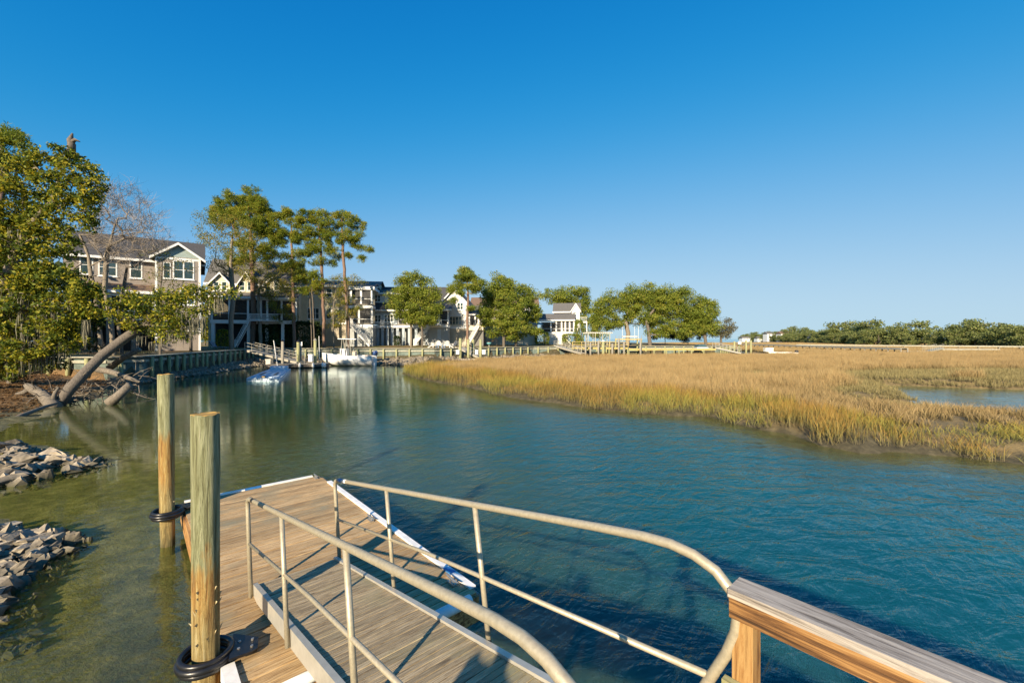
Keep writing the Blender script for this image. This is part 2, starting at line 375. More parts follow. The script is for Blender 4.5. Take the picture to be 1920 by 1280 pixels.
# ------------------------------------------------------------------ water
m, t, b = nodes('creek_water'); M_water = m
dep = att(t, 'depth')
op = math_(t, 'SUBTRACT', 1.0, math_(t, 'EXPONENT', math_(t, 'MULTIPLY', dep, -1.35)))
w1 = noise(t, coords(t, 'World', (1.0, 2.0, 1)), 1.0, 4, .58, .6)
mpv = t.nodes.new('ShaderNodeMapping'); mpv.vector_type = 'TEXTURE'; mpv.inputs['Rotation'].default_value = (0, 0, R(52)); mpv.inputs['Scale'].default_value = (1.35, .36, 1)
gg = t.nodes.new('ShaderNodeNewGeometry'); t.links.new(gg.outputs['Position'], mpv.inputs[0])
w2 = noise(t, mpv.outputs[0], 1.7, 4, .6, .4)
w3 = noise(t, coords(t, 'World'), .22, 2)
amp = math_(t, 'ADD', math_(t, 'MULTIPLY', w3, 1.3), .05)
amp = math_(t, 'MULTIPLY', amp, math_(t, 'ADD', math_(t, 'MULTIPLY', op, .85), .15))
hgt = math_(t, 'MULTIPLY', math_(t, 'ADD', w1, math_(t, 'MULTIPLY', w2, .8)), amp)
hgt = math_(t, 'MULTIPLY', hgt, att(t, 'open'))
nrm = bump(t, None, hgt, .9, .16)
turb = ramp(t, w3, [(.35, (.004,.085,.108)), (.65, (.006,.108,.134))])
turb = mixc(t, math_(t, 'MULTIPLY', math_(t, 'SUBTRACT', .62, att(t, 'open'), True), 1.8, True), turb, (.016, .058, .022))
turb = mixc(t, math_(t, 'SUBTRACT', 1.0, math_(t, 'MULTIPLY', dep, .75, True), True), turb, (.10, .115, .030))
df = t.nodes.new('ShaderNodeSubsurfaceScattering'); df.falloff = 'BURLEY'; t.links.new(turb, df.inputs[0]); df.inputs['Scale'].default_value = .55; df.inputs['Radius'].default_value = (.5, 1.0, 1.0)
tp = t.nodes.new('ShaderNodeBsdfTransparent'); tp.inputs[0].default_value = (.88, .90, .62, 1)
mx = t.nodes.new('ShaderNodeMixShader'); t.links.new(op, mx.inputs[0]); t.links.new(tp.outputs[0], mx.inputs[1]); t.links.new(df.outputs[0], mx.inputs[2])
gl = t.nodes.new('ShaderNodeBsdfGlossy'); gl.inputs['Roughness'].default_value = .02; gl.inputs['Color'].default_value = (.86, .97, 1, 1); t.links.new(nrm, gl.inputs['Normal'])
fr = t.nodes.new('ShaderNodeFresnel'); fr.inputs[0].default_value = 1.34; t.links.new(nrm, fr.inputs['Normal'])
mx2 = t.nodes.new('ShaderNodeMixShader'); t.links.new(math_(t, 'MULTIPLY', fr.outputs[0], math_(t, 'SUBTRACT', 1.0, gg.outputs['Backfacing'])), mx2.inputs[0]); t.links.new(mx.outputs[0], mx2.inputs[1]); t.links.new(gl.outputs[0], mx2.inputs[2])
t.links.new(mx2.outputs[0], t.nodes['Material Output'].inputs[0])
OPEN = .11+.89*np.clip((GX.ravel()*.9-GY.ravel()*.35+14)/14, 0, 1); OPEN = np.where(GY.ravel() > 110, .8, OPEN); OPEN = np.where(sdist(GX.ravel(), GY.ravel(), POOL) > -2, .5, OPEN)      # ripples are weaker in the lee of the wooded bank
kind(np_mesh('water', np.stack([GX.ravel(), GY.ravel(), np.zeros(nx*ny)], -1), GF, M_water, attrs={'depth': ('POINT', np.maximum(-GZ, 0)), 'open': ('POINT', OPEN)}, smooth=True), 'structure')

# ------------------------------------------------------------------ floating dock
rng = random.Random(3)
fd = ed_thing('floating_dock', 'wooden floating dock with brown deck boards and white edge strips beside the two pilings', 'dock', 1.87, 7.2)
e0, e1, d0, d1 = .67, 3.13, 4.20, 10.15
mb = MB(); n_pl = 42; pw = (d1-d0)/n_pl
plank_me = mesh_of(cbox(e1-e0, pw-.017, .04), 'plank', M_dockplank)
for i in range(n_pl):
    place('plank', plank_me, fd, ((e0+e1)/2+rng.uniform(-.006,.006), d0+pw*(i+.5), .48+rng.uniform(-.003,.003)), (0, rng.uniform(-.0015,.0015), rng.uniform(-.001,.001)))
for ea, eb, da, db in ((e0-.04,e0,d0,d1),(e1,e1+.04,d0,d1),(e0,e1,d0-.04,d0),(e0,e1,d1,d1+.04)):
    MB().box(ea, eb, da, db, .17, .475).build('fascia_board', M_greywood if ea > 1 else M_railside, fd)
for k in range(3):
    for s_ in (0, 1):
        MB().box(e0+.1+s_*1.3, e0+1.1+s_*1.3, d0+.3+k*2.0, d0+1.6+k*2.0, -.2, .168).build('float_tub', M_rubber, fd)
def strip(ea, eb, da, db, m=M_vinyl, nm='edge_strip', z0=.502, z1=.528): return MB().box(ea, eb, da, db, z0, z1).build(nm, m, fd)
strip(e1-.035, e1+.055, 4.9, 6.62); strip(e1-.035, e1+.055, 7.5, 9.55); strip(e1-.035, e1+.055, 4.30, 4.72)
strip(e1-.034, e1+.054, 6.62, 7.5, M_vinyl, 'edge_strip'); strip(e1-.034, e1+.054, 4.72, 4.9, M_bluestrip, 'edge_patch')
strip(e0+.02, e0+1.0, d1-.02, d1+.06); strip(e0+1.3, e1-.15, d1-.02, d1+.06); strip(e0+1.0, e0+1.3, d1-.019, d1+.059, M_bluestrip, 'edge_patch')
MB().tube([(.92, 4.17, .50), (1.55, 4.17, .50)], .055, 10).build('bumper', M_vinyl, fd, True)
MB().tube([(2.35, 4.16, .48), (3.0, 4.16, .48)], .065, 10).build('bumper', M_vinyl, fd, True)
MB().box(e0-.075, e0+.035, 4.42, 4.80, .40, .53).build('corner_bumper', M_vinyl, fd)
def cleat(e, d):
    mb = MB(); mb.box(e-.03, e+.03, d-.07, d+.07, .50, .525); mb.tube([(e, d-.04, .52), (e, d-.03, .56)], .014, 6); mb.tube([(e, d+.04, .52), (e, d+.03, .56)], .014, 6)
    mb.tube([(e, d-.14, .575), (e, d-.06, .565), (e, d+.06, .565), (e, d+.14, .575)], [.008, .015, .015, .008], 6); mb.build('cleat', M_steel, fd)
cleat(3.0, 10.0); cleat(3.0, 7.05); cleat(3.0, 4.55)
def hoop(e, d, be, bd):          # rubber-covered pile guide bolted to the deck edge
    mb = MB()
    for dz, rr, tr in ((-.05, .185, .030), (0, .205, .034), (.045, .195, .026)):
        ring = [(e+rr*math.cos(a)*1.05, d+rr*math.sin(a), .56+dz) for a in [2*math.pi*k/28 for k in range(29)]]
        mb.tube(ring, tr, 8, False)
    h = mb.build('pile_hoop', M_rubber, fd, True)
    v = Vector((be-e, bd-d, 0)).normalized(); w = Vector((-v.y, v.x, 0)); c = Vector((e, d, .575)); b2 = Vector((be, bd, .535))
    MB().prism([c+v*.2+w*.20, c+v*.2-w*.20, b2-w*.12+v*-.04, b2-w*.09, b2+w*.09, b2+w*.12+v*-.04], (0,0,.022)).build('bracket_plate', M_rubber, h)
    for a, b_ in ((-.16,.055),(-.16,-.055),(-.05,.055),(-.05,-.055)):
        p = b2+v*a+w*b_+Vector((0,0,.022+(-a)*.1)); MB().tube([p, p+Vector((0,0,.018))], .013, 8).build('bolt', M_steel, h)
PIL2, PIL1 = (.505, 5.0), (.41, 9.58)
hoop(*PIL2, .92, 4.90); hoop(*PIL1, .86, 9.86)

# ------------------------------------------------------------------ pilings
def pilemat(name, zt, zb, scale):
    m, t, b = nodes(name); g = t.nodes.new('ShaderNodeNewGeometry'); sx = t.nodes.new('ShaderNodeSeparateXYZ'); t.links.new(g.outputs['Position'], sx.inputs[0])
    v = coords(t, 'World', (13, 13, .9)); n1 = noise(t, v, scale, 8, .75, .8); n2 = noise(t, coords(t, 'World', (5, 5, 1.3)), 2.4, 4, .6, .5)
    z = math_(t, 'ADD', sx.outputs['Z'], math_(t, 'MULTIPLY', math_(t, 'SUBTRACT', n2, .5), 1.1))
    green = ramp(t, n1, [(.32, (.05,.045,.02)), (.44, (.18,.18,.085)), (.54, (.29,.30,.165)), (.66, (.37,.355,.23))])
    rust = ramp(t, n1, [(.28, (.07,.035,.010)), (.44, (.27,.14,.035)), (.55, (.40,.26,.08)), (.66, (.46,.38,.18))])
    tan = ramp(t, n1, [(.28, (.06,.04,.014)), (.44, (.24,.17,.06)), (.55, (.37,.285,.115)), (.66, (.47,.40,.23))])
    f1 = math_(t, 'MULTIPLY', math_(t, 'SUBTRACT', zt, z), 4.0, True); f2 = math_(t, 'MULTIPLY', math_(t, 'SUBTRACT', zb, z), 3.0, True)
    f3 = math_(t, 'MULTIPLY', math_(t, 'SUBTRACT', .32, z), 3.0, True)
    c = mixc(t, f1, green, rust); c = mixc(t, f2, c, tan); c = mixc(t, math_(t, 'MULTIPLY', f3, .75), c, (.06,.06,.025))
    t.links.new(c, b.inputs['Base Color']); b.inputs['Roughness'].default_value = .85; bump(t, b, n1, 1.0, .04); return m
def piling(ed, top, r0, r1, m, label, lean):
    p = ED(ed[0], ed[1], 0); mb = MB(); rr = random.Random(int(top*100)); N = 26; L = 14; base = len(mb.v)
    for j in range(L+1):
        f = j/L; z = -1.4+(top+1.4)*f; r = r0+(r1-r0)*f
        for k in range(N):
            a = 2*math.pi*k/N; q = r*(1+.025*math.sin(3*a+j*.3)+.018*math.sin(5*a-j*.7)+rr.uniform(-.012,.012))
            if j == L: q *= .97
            mb.v.append((p.x+q*math.cos(a)+lean[0]*(z-1), p.y+q*math.sin(a)+lean[1]*(z-1), z+(rr.uniform(-.008,.008) if j == L else 0)))
    for j in range(L):
        for k in range(N):
            a = j*N+k; b_ = j*N+(k+1) % N; mb.f.append((a, b_, b_+N, a+N))
    root = thing('piling', label, 'piling', p)
    mb.build('shaft', m, root, True)
    cp = MB(); cp.poly([mb.v[L*N+k] for k in range(N)]); cp.build('cut_top', M_cut, root)
    sp = MB()                                            # splinters standing off the worn band
    for k in range(26):
        a = rr.uniform(0, 6.28); z = rr.uniform(.75, 1.35); q = r0*1.06
        o = Vector((p.x+q*math.cos(a)+lean[0]*(z-1), p.y+q*math.sin(a)+lean[1]*(z-1), z)); out = Vector((math.cos(a), math.sin(a), 0))
        sp.poly([o-Vector((0,0,.05))-out*.01, o+Vector((-math.sin(a),math.cos(a),0))*.006, o+out*rr.uniform(.01,.03)+Vector((0,0,rr.uniform(-.01,.06)))])
    kind(sp.build('splinters', M_cutpale, root), 'stuff')
    return root
M_cut = plain('cut_end', (.42,.25,.06), .9, .4, 14, bmp=.5); M_cutpale = plain('splinter_wood', (.5,.42,.25), .9, .2)
piling(PIL2, 2.88, .105, .118, pilemat('near_pile_wood', 1.62, 1.12, 2.0), 'thick near piling with an orange worn band and the larger black hoop at its foot', (-.004, 0))
piling(PIL1, 2.98, .096, .120, pilemat('far_pile_wood', 2.0, 1.2, 2.0), 'tall slim piling at the outer corner of the floating dock', (-.012, 0))

# ------------------------------------------------------------------ gangway
SL = .184; TA = math.atan(SL)
def gdz(d): return .61+SL*(5.95-d)
def G(e, d, h): return (e, d+.181*h, gdz(d)+.983*h)
gw = ed_thing('gangway', 'aluminium gangway with grey wooden slats and bare tube handrails sloping onto the floating dock', 'gangway', 1.56, 5.9)
gl_, gr_ = 1.12, 2.01
slat_me = mesh_of(cbox(gr_-gl_, .062, .03), 'slat', M_slat)
d_ = 5.92
while d_ > .45:
    place('slat', slat_me, gw, ((gl_+gr_)/2, d_, gdz(d_)-.016+rng.uniform(-.002,.002)), (-TA, 0, rng.uniform(-.003,.003))); d_ -= .0685
for ea, eb in ((gl_-.055, gl_-.005), (gr_+.005, gr_+.055)):
    MB().prism([G(ea, 5.96, -.15), G(eb, 5.96, -.15), G(eb, 5.96, .022), G(ea, 5.96, .022)], Vector(G(ea, .45, 0))-Vector(G(ea, 5.96, 0))).build('stringer', M_stringer if 'M_stringer' in globals() else M_alu, gw)
for e_ in (gl_-.082, gr_+.082):
    sgn = e_
    top = [G(e_, 5.95, -.13), G(e_, 5.95, .90), G(e_, 5.945, .975), G(e_, 5.90, 1.02), G(e_, 5.82, 1.035)]
    top += [G(e_, d, 1.035) for d in (5.0, 4.0, 3.0, 2.0, 1.4)]
    top += [(e_, 1.28, 2.517), (e_, 1.12, 2.532), (e_, 1.0, 2.522), (e_, .89, 2.485), (e_, .82, 2.42), (e_, .79, 2.34), (e_, .80, 2.24), (e_, .84, 2.12), (e_, .93, 1.93), (e_, 1.08, 1.60), (e_, 1.14, 1.42)]
    hr = MB().tube(top, .0255, 12).build('handrail', M_galv, gw, True)
    MB().tube([G(e_, 5.95, .50), G(e_, 3.5, .50), (e_, .92, 1.965)], .0175, 8).build('mid_rail', M_galv, gw, True)
    for d in (4.30, 2.65):
        MB().tube([G(e_, d, -.13), G(e_, d, 1.02)], .022, 10).build('post', M_galv, gw, True)
for d in (5.2, 4.2, 3.2, 2.2, 1.2):
    MB().obox(G(gl_, d, -.13), (gr_-gl_, 0, 0), (0, .06, -.06*SL), (0, .018, .09)).build('cross_bearer', M_alu, gw)
for k, d in enumerate((5.15, 5.0)):
    MB().tube([G(gr_+.082, d+.5, 1.035), G(gr_+.082, d+.62, 1.035)], .0262, 12).build('tape_band', M_vinyl if k else M_bluestrip, gw, True)
MB().tube([G(gl_-.082, 5.55, 1.035), G(gl_-.082, 5.66, 1.035)], .0264, 12).build('tape_band', M_rubber, gw, True)

# ------------------------------------------------------------------ pier with wooden railing
pr = ed_thing('wooden_pier', 'wooden pier with a weathered grey topped railing beside the head of the gangway', 'pier', 0, -1)
pz = 1.53
pb_me = mesh_of(cbox(4.9, .132, .04), 'deck_board', M_dockplank)
for k in range(42): place('deck_board', pb_me, pr, (-.2, .42-.14*k, pz-.02))
for d in (.38, -2.2, -5.2): MB().box(-2.6, 2.2, d-.05, d+.05, pz-.30, pz-.045).build('beam', M_greywood, pr)
for e_ in (-2.3, 2.0):
    for d in (.2, -5.0): MB().tube([(e_, d, -1.5), (e_, d, pz-.05)], .14, 14).build('support_pile', M_greenwood, pr, True)
MB().box(2.05, 2.19, -4.6, .82, 2.412, 2.450).build('rail_cap', M_rail, pr)
MB().box(2.054, 2.094, -4.6, .815, 2.318, 2.410).build('rail_beam', M_railside, pr)
for d in (.72, -1.1, -2.9, -4.6): MB().box(2.075, 2.166, d, d+.09, pz-.25, 2.4105 if d < .7 else 2.4108).build('post', M_post, pr)
MB().box(2.033, 2.073, -4.6, .84, 1.93, 2.03).build('lower_rail', M_oldboard, pr)

# ------------------------------------------------------------------ the photographer, whose shadow falls on the gangway
def person():
    p = ED(-1.62, .34, pz); me = bpy.data.meshes.new('body')
    V = [(0,0,.95),(0,0,1.15),(0,-.01,1.35),(0,0,1.46),(0,.01,1.52),(0,.02,1.60),(0,.02,1.67),
         (-.10,0,.90),(-.12,.02,.50),(-.12,-.02,.09),(-.12,.14,.04),(.10,0,.90),(.12,.02,.50),(.12,-.02,.09),(.12,.14,.04),
         (-.20,0,1.40),(-.24,.08,1.14),(-.16,.32,1.22),(-.13,.39,1.26),(.20,0,1.40),(.25,.06,1.13),(.18,.32,1.20),(.14,.40,1.24)]
    Ed = [(0,1),(1,2),(2,3),(3,4),(4,5),(5,6),(0,7),(7,8),(8,9),(9,10),(0,11),(11,12),(12,13),(13,14),(2,15),(15,16),(16,17),(17,18),(2,19),(19,20),(20,21),(21,22)]
    rad = [.16,.15,.17,.07,.06,.135,.13,.10,.065,.045,.04,.10,.065,.045,.04,.065,.05,.038,.03,.065,.05,.038,.03]
    me.from_pydata(V, Ed, []); root = thing('person', 'person standing on the pier, whose head shadow falls on the gangway', 'person', p)
    root.rotation_euler = (0, 0, R(-30))
    o = bpy.data.objects.new('body', me); COL.objects.link(o); o.parent = root; me.materials.append(plain('dark_clothes', (.04,.045,.06), .9))
    sk = o.modifiers.new('skin', 'SKIN')
    for i, r in enumerate(rad): me.skin_vertices[0].data[i].radius = (r, r)
    me.skin_vertices[0].data[0].use_root = True
    su = o.modifiers.new('sub', 'SUBSURF'); su.levels = 2; su.render_levels = 2
    hair = MB().lathe([(.05,1.57),(.115,1.61),(.122,1.67),(.10,1.735),(.04,1.77)], 14)
    hm = mesh_of(hair, 'hair', plain('dark_hair', (.05,.035,.025), .8), True); place('hair', hm, None, (0,-.005,0)).parent = root
person()

# ------------------------------------------------------------------ trees
def skeleton(trunk, tips, rs, step, free=.3, wig=.12, up=.25):
    N = [np.array(trunk[0], float)]; par = [-1]; trk = [0]
    for a, b in zip(trunk[:-1], trunk[1:]):
        a, b = np.array(a, float), np.array(b, float); k = max(1, int(np.linalg.norm(b-a)/step))
        for i in range(1, k+1):
            par.append(len(N)-1); N.append(a+(b-a)*i/k+rs.normal(0, .03*step, 3)*[1,1,0])
    nt_ = len(N); lowest = int(nt_*free)
    P = np.zeros((nt_+len(tips)*14+10, 3)); P[:nt_] = N; n = nt_
    cen = np.array(trunk[-1])
    for i in np.argsort([np.linalg.norm(P[lowest:nt_]-t_, axis=1).min() for t_ in tips]):
        t_ = tips[i]; Q = P[lowest:n]; dv = Q-t_; ds = np.linalg.norm(dv, axis=1)
        cost = ds+1.1*np.maximum(0, dv[:,2])-.0*ds
        j = int(np.argmin(cost))+lowest; a = P[j].copy(); L = np.linalg.norm(t_-a); k = min(12, max(2, int(L/step)))
        bend = rs.normal(0, wig*L, 3); bend[2] = -abs(bend[2])*.4+up*L*.25
        pj = j
        for q in range(1, k+1):
            f = q/k; P[n] = a+(t_-a)*f+bend*math.sin(math.pi*f)*(1-f*.3)+rs.normal(0, .02*L, 3)*(q < k)
            par.append(pj); pj = n; n += 1
    return P[:n], np.array(par), nt_
def branch_mesh(mb, P, par, r_base, r_tip=.012, pw=2.2, n_max=8):
    n = len(P); acc = np.zeros(n); kids = [[] for _ in range(n)]
    for i in range(1, n): kids[par[i]].append(i)
    for i in range(n-1, -1, -1):
        if not kids[i]: acc[i] = r_tip**pw
        if par[i] >= 0: acc[par[i]] += acc[i]
    rad = acc**(1/pw)
    if rad[0] > 0:
        ex = math.log(r_base/r_tip)/max(1e-6, math.log(rad[0]/r_tip)) if rad[0] > r_tip*1.01 else 1
        rad = r_tip*(rad/r_tip)**ex
    stack = [(0, None)]
    while stack:
        s, frm = stack.pop(); ch = [frm, s] if frm is not None else [s]
        cur = s
        while kids[cur]:
            ks = sorted(kids[cur], key=lambda k: -acc[k])
            for o in ks[1:]: stack.append((o, cur))
            cur = ks[0]; ch.append(cur)
        if len(ch) < 2: continue
        rr = [rad[c_] for c_ in ch]
        if frm is not None: rr[0] = min(rr[0], rr[1]*1.15)
        mr = max(rr); mb.tube([P[c_] for c_ in ch], rr, n_max if mr > .12 else (5 if mr > .04 else 3), False)
def leaf_quads(C, rs, ln, wd, out=None, upb=.5):
    n = len(C); nr = rs.normal(0, 1, (n,3)); nr[:,2] += upb
    if out is not None: nr += out*.6
    nr /= np.linalg.norm(nr, axis=1)[:,None]+1e-9
    a = np.cross(nr, rs.normal(0,1,(n,3))); a /= np.linalg.norm(a, axis=1)[:,None]+1e-9; b = np.cross(nr, a)
    l = (ln*rs.uniform(.65,1.3,n))[:,None]/2; w = (wd*rs.uniform(.65,1.3,n))[:,None]/2
    V = np.stack([C-a*l, C+b*w, C+a*l, C-b*w], 1).reshape(-1,3)
    return V, np.arange(4*n).reshape(n,4)
def needle_quads(C, rs, ln, wd, k):
    n = len(C); Cc = np.repeat(C, k, 0); dr = rs.normal(0,1,(n*k,3)); dr[:,2] = dr[:,2]*.7+.45; dr /= np.linalg.norm(dr,axis=1)[:,None]
    b = np.cross(dr, rs.normal(0,1,(n*k,3))); b /= np.linalg.norm(b,axis=1)[:,None]
    l = (ln*rs.uniform(.7,1.2,n*k))[:,None]; w = wd/2
    V = np.stack([Cc+dr*l*.08, Cc+dr*l*.5+b*w, Cc+dr*l, Cc+dr*l*.5-b*w], 1).reshape(-1,3)
    return V, np.arange(4*n*k).reshape(-1,4)
def lobe_tips(lobes, Y, rs, per):
    out = []
    for lb in lobes:
        cx, cy, rx, ry = lb[:4]; dY = lb[4] if len(lb) > 4 else 0
        c = np.array(PX(cx, cy, Y+dY)); s = (Y+dY)/FPX; rad = np.array([rx*s, max(.75*rx, .7*ry)*s, ry*s])
        k = max(2, int(round(per*rx*ry/400)))
        while k > 0:
            v = rs.uniform(-1, 1, 3); q = np.linalg.norm(v)
            if q > 1 or q < .25: continue
            out.append(c+v*rad); k -= 1
    return np.array(out)
def tree(name, label, cat, Y, base, trunk, lobes, style='oak', r=.25, per=4, leaf=.14, nleaf=60, cr=.5, m=None, bark=None, seed=1, group=None, free=.3, moss=None, bz=None, root=None, flat=.7, wig=.12):
    rs = np.random.RandomState(seed)
    bx = (base-960)/FPX*Y; z0 = gz1(bx, Y) if bz is None else bz
    root = thing(name, label, cat, (bx, Y, z0), group)
    tr = [np.array((bx, Y, z0-.25))]+[np.array(PX(p[0], p[1], Y+(p[2] if len(p) > 2 else 0))) for p in trunk]
    if style == 'oak' and Y > 45: nleaf = int(nleaf*(4.2 if Y > 65 else 3.4)); leaf *= 1.35
    if Y > 70 and style == 'oak': lobes = [(q[0],q[1],q[2]*1.14,q[3]*1.28) for q in lobes]; nleaf = int(nleaf*1.15)
    if style == 'pine': nleaf = int(nleaf*2.6); leaf *= 1.15
    r *= .85
    tips = lobe_tips(lobes, Y, rs, per)
    P, par, nt_ = skeleton(tr, tips, rs, .75, free, wig)
    mb = MB(); branch_mesh(mb, P, par, r, .014 if style != 'bare' else .012)
    mb.build('trunk', bark or M_bark, root, True)
    if style == 'bare':
        tw = MB()
        V = []; F = []
        for t_ in tips:
            for k in range(nleaf):
                d = rs.normal(0,1,3); d[2] = abs(d[2])*.8+.25; d /= np.linalg.norm(d); L = cr*rs.uniform(.5,1.3); a = t_+rs.normal(0,.12,3)*cr
                bnd = rs.normal(0,.18,3)*L; w = np.cross(d, rs.normal(0,1,3)); w /= np.linalg.norm(w); w *= leaf
                n = len(V); V += [a-w, a+w, a+d*L*.55+bnd+w*.7, a+d*L*.55+bnd-w*.7, a+d*L+bnd*.4+w*.25, a+d*L+bnd*.4-w*.25]; F += [(n,n+1,n+2,n+3),(n+3,n+2,n+4,n+5)]
        np_mesh('crown', V, F, L_twig, root); kind(root.children[-1], 'stuff')
    else:
        off = rs.normal(0, .55, (len(tips), nleaf, 3)); nn = np.linalg.norm(off, axis=2, keepdims=True); off = off/np.maximum(nn, 1e-6)*np.minimum(nn, 1.15)
        crs = cr*rs.uniform(.65, 1.35, (len(tips),1,1)); C = (tips[:,None,:]+off*crs*[1,1,flat]).reshape(-1,3)
        ct = np.repeat(rs.uniform(-.22,.22,len(tips)), nleaf)
        if style == 'pine':
            k = 9; V, F = needle_quads(C, rs, leaf*2.4, leaf*.34, k); ti = np.repeat(ct, k)+rs.normal(.5,.22,len(F))
        else:
            V, F = leaf_quads(C, rs, leaf*1.25, leaf*.62, off.reshape(-1,3)); ti = ct+rs.normal(.5,.24,len(F))
        kind(np_mesh('crown', V, F, m or L_oak, root, {'tint': ('FACE', np.clip(ti,0,1))}), 'stuff')
    if moss: moss_part(root, moss, Y, rs)
    return root
def moss_part(root, spots, Y, rs, mat=None):
    V = []; F = []
    for sp in spots:
        x, y, ln, wd = sp[:4]; dY = sp[4] if len(sp) > 4 else 0; s = (Y+dY)/FPX; c = np.array(PX(x, y, Y+dY))
        for k in range(int(7+wd*2.0)):
            a = c+rs.normal(0, wd*s*.35, 3)*[1,1,.25]; L = ln*s*rs.uniform(.35,1.0); w = rs.uniform(.008,.022)*(1+Y/60); sw = rs.normal(0,.05,3)*L; an = rs.uniform(0,3.14); u = np.array([math.cos(an), math.sin(an), 0])*w
            n = len(V); V += [a-u*.5, a+u*.5, a+sw-[0,0,L*.5]+u, a+sw-[0,0,L*.5]-u, a+sw*.4-[0,0,L]]
            F += [(n,n+1,n+2,n+3),(n+3,n+2,n+4,n+4)]
    me = MB(); me.v = [tuple(v) for v in V]; me.f = [tuple(dict.fromkeys(f)) for f in F]
    kind(me.build('hanging_moss', M_moss, root), 'stuff')

# the big mossy evergreen oak on the near left bank
tree('live_oak', 'large evergreen oak hung with grey moss, leaning over the leaf covered bank', 'tree', 25.5, -40, [(-30,640),(10,520),(50,430),(95,380),(128,300,.5),(134,275,.5)],
 [(25,300,50,32),(95,288,40,22),(140,318,38,28),(60,345,60,32),(160,362,32,28),(120,375,40,26),(25,395,50,36),(85,415,45,30),(150,412,28,24),(182,345,10,14),(30,455,50,36),(100,460,38,28),(30,525,55,42),(95,530,50,36),(150,545,34,28),(40,590,55,40),(105,590,50,36),(160,585,26,26),(60,645,60,34),(20,675,45,26),(125,630,34,26),(-20,420,40,140),(-20,620,40,80),(-90,400,50,60),(-80,500,50,60),(-90,580,50,60),(-70,330,40,40)],
 'oak', .42, 7.5, .17, 62, .40, L_oak, M_barkpale, 5, free=.25, flat=.8, moss=[(30,545,70,30),(60,560,110,26),(85,590,80,22),(110,560,70,18),(135,560,45,12),(20,600,80,30),(75,640,70,26),(120,630,60,16),(160,600,55,12),(40,430,40,20),(5,320,50,26),(30,650,60,24)])
tree('evergreen_shrub', 'understorey evergreen beneath the mossy oak, its leaves darkened for shade', 'tree', 29, 20, [(30,640),(60,580)],
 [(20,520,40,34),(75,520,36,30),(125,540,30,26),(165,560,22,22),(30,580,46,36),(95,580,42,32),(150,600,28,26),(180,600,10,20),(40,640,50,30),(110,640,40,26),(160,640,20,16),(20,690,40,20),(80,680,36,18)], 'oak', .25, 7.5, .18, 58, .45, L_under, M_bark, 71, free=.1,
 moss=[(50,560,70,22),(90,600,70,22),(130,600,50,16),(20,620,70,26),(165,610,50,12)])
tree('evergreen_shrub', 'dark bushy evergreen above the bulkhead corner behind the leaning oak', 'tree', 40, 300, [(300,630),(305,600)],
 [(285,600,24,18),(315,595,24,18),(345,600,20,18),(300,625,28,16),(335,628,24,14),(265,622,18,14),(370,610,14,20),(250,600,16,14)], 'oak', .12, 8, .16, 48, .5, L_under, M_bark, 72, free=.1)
tree('young_oak', 'thin half bare tree before the gable of the brown house', 'tree', 46, 300, [(300,600),(302,540),(305,500)],
 [(300,480,24,16),(320,500,22,18),(290,515,20,18),(310,540,20,18),(335,530,14,16),(295,565,20,16),(325,575,20,16),(350,500,16,12)], 'oak', .11, 7, .11, 10, .7, L_sparse, M_bark, 73, free=.3)
tree('young_oak', 'thin half bare tree beside the porch of the brown house', 'tree', 44, 150, [(150,600),(148,540)],
 [(150,500,22,20),(135,530,20,20),(160,540,18,20),(140,470,18,16)], 'oak', .11, 7, .11, 12, .7, L_under, M_bark, 74, free=.3)
sn = MB(); tp = [PX(133,290,26), PX(134,270,26), PX(131,263,26), PX(136,250,26)]; sn.tube(tp, [.22,.2,.16,.04], 7); sn.tube([PX(134,268,26), PX(141,262,26), PX(150,266,26)], [.13,.1,.03], 5)
sn.build('dead_snag', M_bark, bpy.data.objects['live_oak'], True)
# pine behind it
tree('pine_tree', 'dark pine top rising behind the mossy oak', 'tree', 34, -10, [(0,400),(5,260)], [(5,255,32,14),(25,262,16,8),(-15,300,30,20)], 'pine', .25, 8, .15, 12, .6, L_pine, M_pinebark, 9)
# bare trees in front of the brown house
tree('bare_tree', 'leafless forked tree with fine grey twigs in front of the brown house', 'tree', 38.5, 213, [(208,600),(196,545),(200,480),(215,420)],
 [(225,375,45,40),(250,420,45,40),(280,440,35,35),(195,370,25,40),(215,440,50,40),(300,450,18,25),(185,430,30,40),(270,400,30,25),(240,480,50,25)], 'bare', .22, 6, .012, 15, 1.15, bark=M_barkpale, seed=3, free=.42)
tree('bare_tree', 'leafless tree with two pale trunks beside the black garden fence', 'tree', 38, 190, [(186,600),(176,540),(165,480),(150,440)],
 [(170,420,28,35),(190,460,28,30),(150,450,25,30),(205,500,20,20),(175,380,20,30)], 'bare', .20, 5, .011, 10, .9, bark=M_barkpale, seed=4, free=.5)
tree('bare_tree', 'slender leafless tree against the gable of the brown house', 'tree', 42, 228, [(222,590),(232,540),(238,500)],
 [(262,500,24,20),(285,480,20,20),(250,460,22,22),(300,510,16,20),(240,520,20,20)], 'bare', .17, 5, .011, 10, .9, bark=M_bark, seed=14, free=.4)
